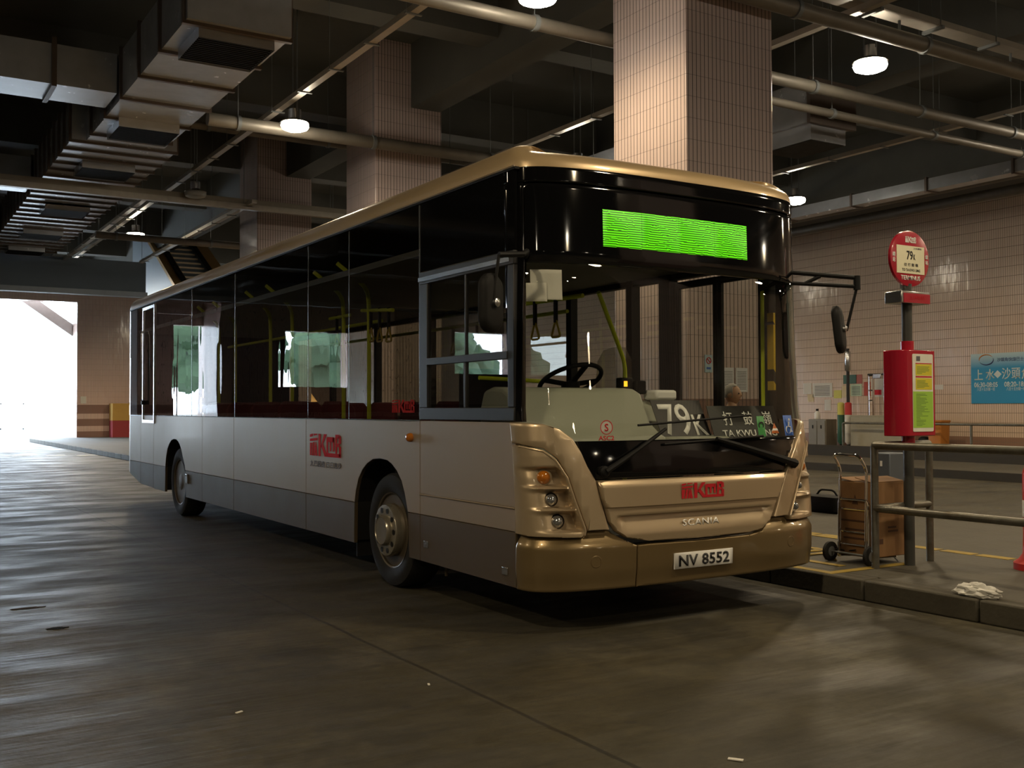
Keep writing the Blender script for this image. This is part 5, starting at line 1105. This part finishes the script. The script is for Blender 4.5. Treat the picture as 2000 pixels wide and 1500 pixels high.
# ------------------------------------------------------------------ people
def person(loc, rz, h, hair, shirt, legs, lab, seated=False):
    p = thing('person', lab, 'person', loc, rz)
    SK = mat('skin', (.42, .25, .16), .55, 0, .08)
    k = h / 1.70
    if seated:
        hip = .50; J = {'pel': (0, 0, hip), 'spi': (0, .02, hip + .25), 'che': (0, .0, hip + .47), 'nec': (0, -.01, hip + .60), 'hd': (0, -.02, hip + .70)}
        kn = lambda s: (s * .13, -.42, hip - .02); an = lambda s: (s * .13, -.42, .08); to = lambda s: (s * .14, -.60, .04); el = lambda s: (s * .25, -.08, hip + .25); wr = lambda s: (s * .16, -.34, hip + .20)
    else:
        hip = .92; J = {'pel': (0, 0, hip), 'spi': (0, .01, hip + .22), 'che': (0, .0, hip + .42), 'nec': (0, -.01, hip + .56), 'hd': (0, -.02, hip + .64)}
        kn = lambda s: (s * .10, -.02, .49); an = lambda s: (s * .11, .02, .09); to = lambda s: (s * .13, -.14, .035); el = lambda s: (s * .25, .03, hip + .17); wr = lambda s: (s * .26, -.06, hip - .06)
    V = []; E_ = []; RR = []
    def add(c, r, par=None):
        V.append(Vector(c) * k); RR.append(r * k); i = len(V) - 1
        if par is not None: E_.append((par, i))
        return i
    a = add(J['pel'], .145); b = add(J['spi'], .135, a); c = add(J['che'], .15, b); n = add(J['nec'], .055, c); hd = add(J['hd'], .062, n)
    for s in (-1, 1):
        hp = add((s * .095, 0, hip - .06) if not seated else (s * .10, -.06, hip - .01), .095, a); q = add(kn(s), .062, hp); q = add(an(s), .042, q); add(to(s), .036, q)
        sh = add((s * .19, 0, J['che'][2] + .06), .058, c); q = add(el(s), .044, sh); q = add(wr(s), .030, q)
        w = Vector(wr(s)); dr = Vector((0, -.6, -.8)).normalized() if not seated else Vector((0, -1, -.1)); pm = add(w + dr * .07, .032, q)
        for f in range(4): add(w + dr * (.15 + .02 * (1.5 - abs(f - 1.5))) + Vector((s * .006, 0, 0)) + Vector((0, .022 * (f - 1.5), 0)), .009, pm)
        add(w + dr * .09 + Vector((-s * .02, -.05, 0)), .010, pm)
    me = bpy.data.meshes.new('body'); me.from_pydata(V, E_, []); o = bpy.data.objects.new('body', me); COL.objects.link(o); o.parent = p; WM[o.name] = WM[p.name]
    sk = o.modifiers.new('skin', 'SKIN'); sk.use_smooth_shade = True
    for i, sv in enumerate(me.skin_vertices[0].data): sv.radius = (RR[i] * (1.15 if i < 3 else 1), RR[i] * (.72 if i < 3 else 1)); sv.use_root = (i == 0)
    ss = o.modifiers.new('sub', 'SUBSURF'); ss.levels = ss.render_levels = 1
    me.materials.append(SK)
    z = (J['hd'][2] + .055) * k; c = Vector((0, -.025 * k, z))
    def hp(dx, dy, dz): return c + Vector((dx, dy, dz)) * k
    mb = MB(); ring = []
    for t_ in range(0, 13):
        ph = R(-90 + 15 * t_); zz = .118 * math.sin(ph); rr = math.cos(ph); jaw = 1 - .18 * smooth(.0, -.1, zz)
        ring.append([hp(.078 * rr * jaw * math.sin(R(a_)), -(.098 * rr * (math.cos(R(a_)))) - (.012 * rr if math.cos(R(a_)) > .9 and abs(zz) < .03 else 0), zz) for a_ in range(0, 360, 20)])
    hb = mb.rings(ring).build('head', SK, o, world=False)
    mb = MB(); mb.rings([[hp(-.016, -.096, -.028), hp(.016, -.096, -.028), hp(0, -.124, -.022)], [hp(-.008, -.094, .02), hp(.008, -.094, .02), hp(0, -.102, .02)]]); mb.build('nose', SK, o, world=False)
    mb = MB(); [mb.lathe([(.010, 0), (.006, .006), (0, .008)], hp(s * .032, -.090, .012), (Vector((0, -1, 0)), Vector((1, 0, 0)), Vector((0, 0, 1))), 10) for s in (-1, 1)]; mb.build('eyes', BLACKM, o, world=False)
    mb = MB(); mb.box(tuple(hp(-.022, -.098, -.058)), tuple(hp(.022, -.090, -.050))); mb.build('mouth', mat('lip', (.28, .10, .08), .5), o, world=False)
    mb = MB(); [mb.lathe([(.0, -.008), (.02, -.006), (.026, .004), (.0, .008)], hp(s * .080, .0, -.005), (Vector((s, 0, 0)), Vector((0, 1, 0)), Vector((0, 0, 1))), 12) for s in (-1, 1)]; mb.build('ears', SK, o, world=False)
    mb = MB(); ring = []
    for t_ in range(0, 9):
        ph = R(-25 + 14.3 * t_); rr = math.cos(ph); ring.append([hp(.088 * rr * math.sin(R(a_)), .012 - .100 * rr * math.cos(R(a_)) if (math.cos(R(a_)) < .45 or ph > R(38)) else .012 - .045 * rr, .015 + .118 * math.sin(ph)) for a_ in range(0, 360, 20)])
    mb.rings(ring).build('hair', hair, o, world=False)
    def cloth(nm, idx, m, grow):
        keep = [i for i in idx]; mp = {v: j for j, v in enumerate(keep)}
        me2 = bpy.data.meshes.new(nm); me2.from_pydata([V[i] for i in keep], [(mp[x], mp[y]) for x, y in E_ if x in mp and y in mp], []); q = bpy.data.objects.new(nm, me2); COL.objects.link(q); q.parent = o
        q.modifiers.new('skin', 'SKIN').use_smooth_shade = True
        for j, sv in enumerate(me2.skin_vertices[0].data): r0 = RR[keep[j]] + grow * k; sv.radius = (r0 * (1.15 if keep[j] < 3 else 1), r0 * (.76 if keep[j] < 3 else 1)); sv.use_root = (j == 0)
        s2 = q.modifiers.new('sub', 'SUBSURF'); s2.levels = s2.render_levels = 1; me2.materials.append(m)
    L = 14
    b0 = 5; cloth('shirt', [0, 1, 2] + [b0 + s * 13 - s * 0 + 4 for s in (0, 1)] + [b0 + s * 13 + 5 for s in (0, 1)], shirt, .014)
    cloth('trousers', [0] + [b0 + s * 13 + j for s in (0, 1) for j in (0, 1, 2)], legs, .018)
    return p
person((3.83, 2.45, .15), R(20), 1.45, mat('grey_hair', (.22, .21, .20), .6), mat('blue_grey_shirt', (.10, .12, .17), .8), mat('dark_trousers', (.03, .03, .04), .8), 'grey haired person standing on the platform, seen over the destination board')
person((20.55, 13.78, .2), R(-90), 1.33, mat('black_hair', (.01, .01, .01), .5), mat('dark_shirt', (.05, .05, .07), .8), MATS['dark_trousers'], 'person with black hair seated behind the beige counter', True)
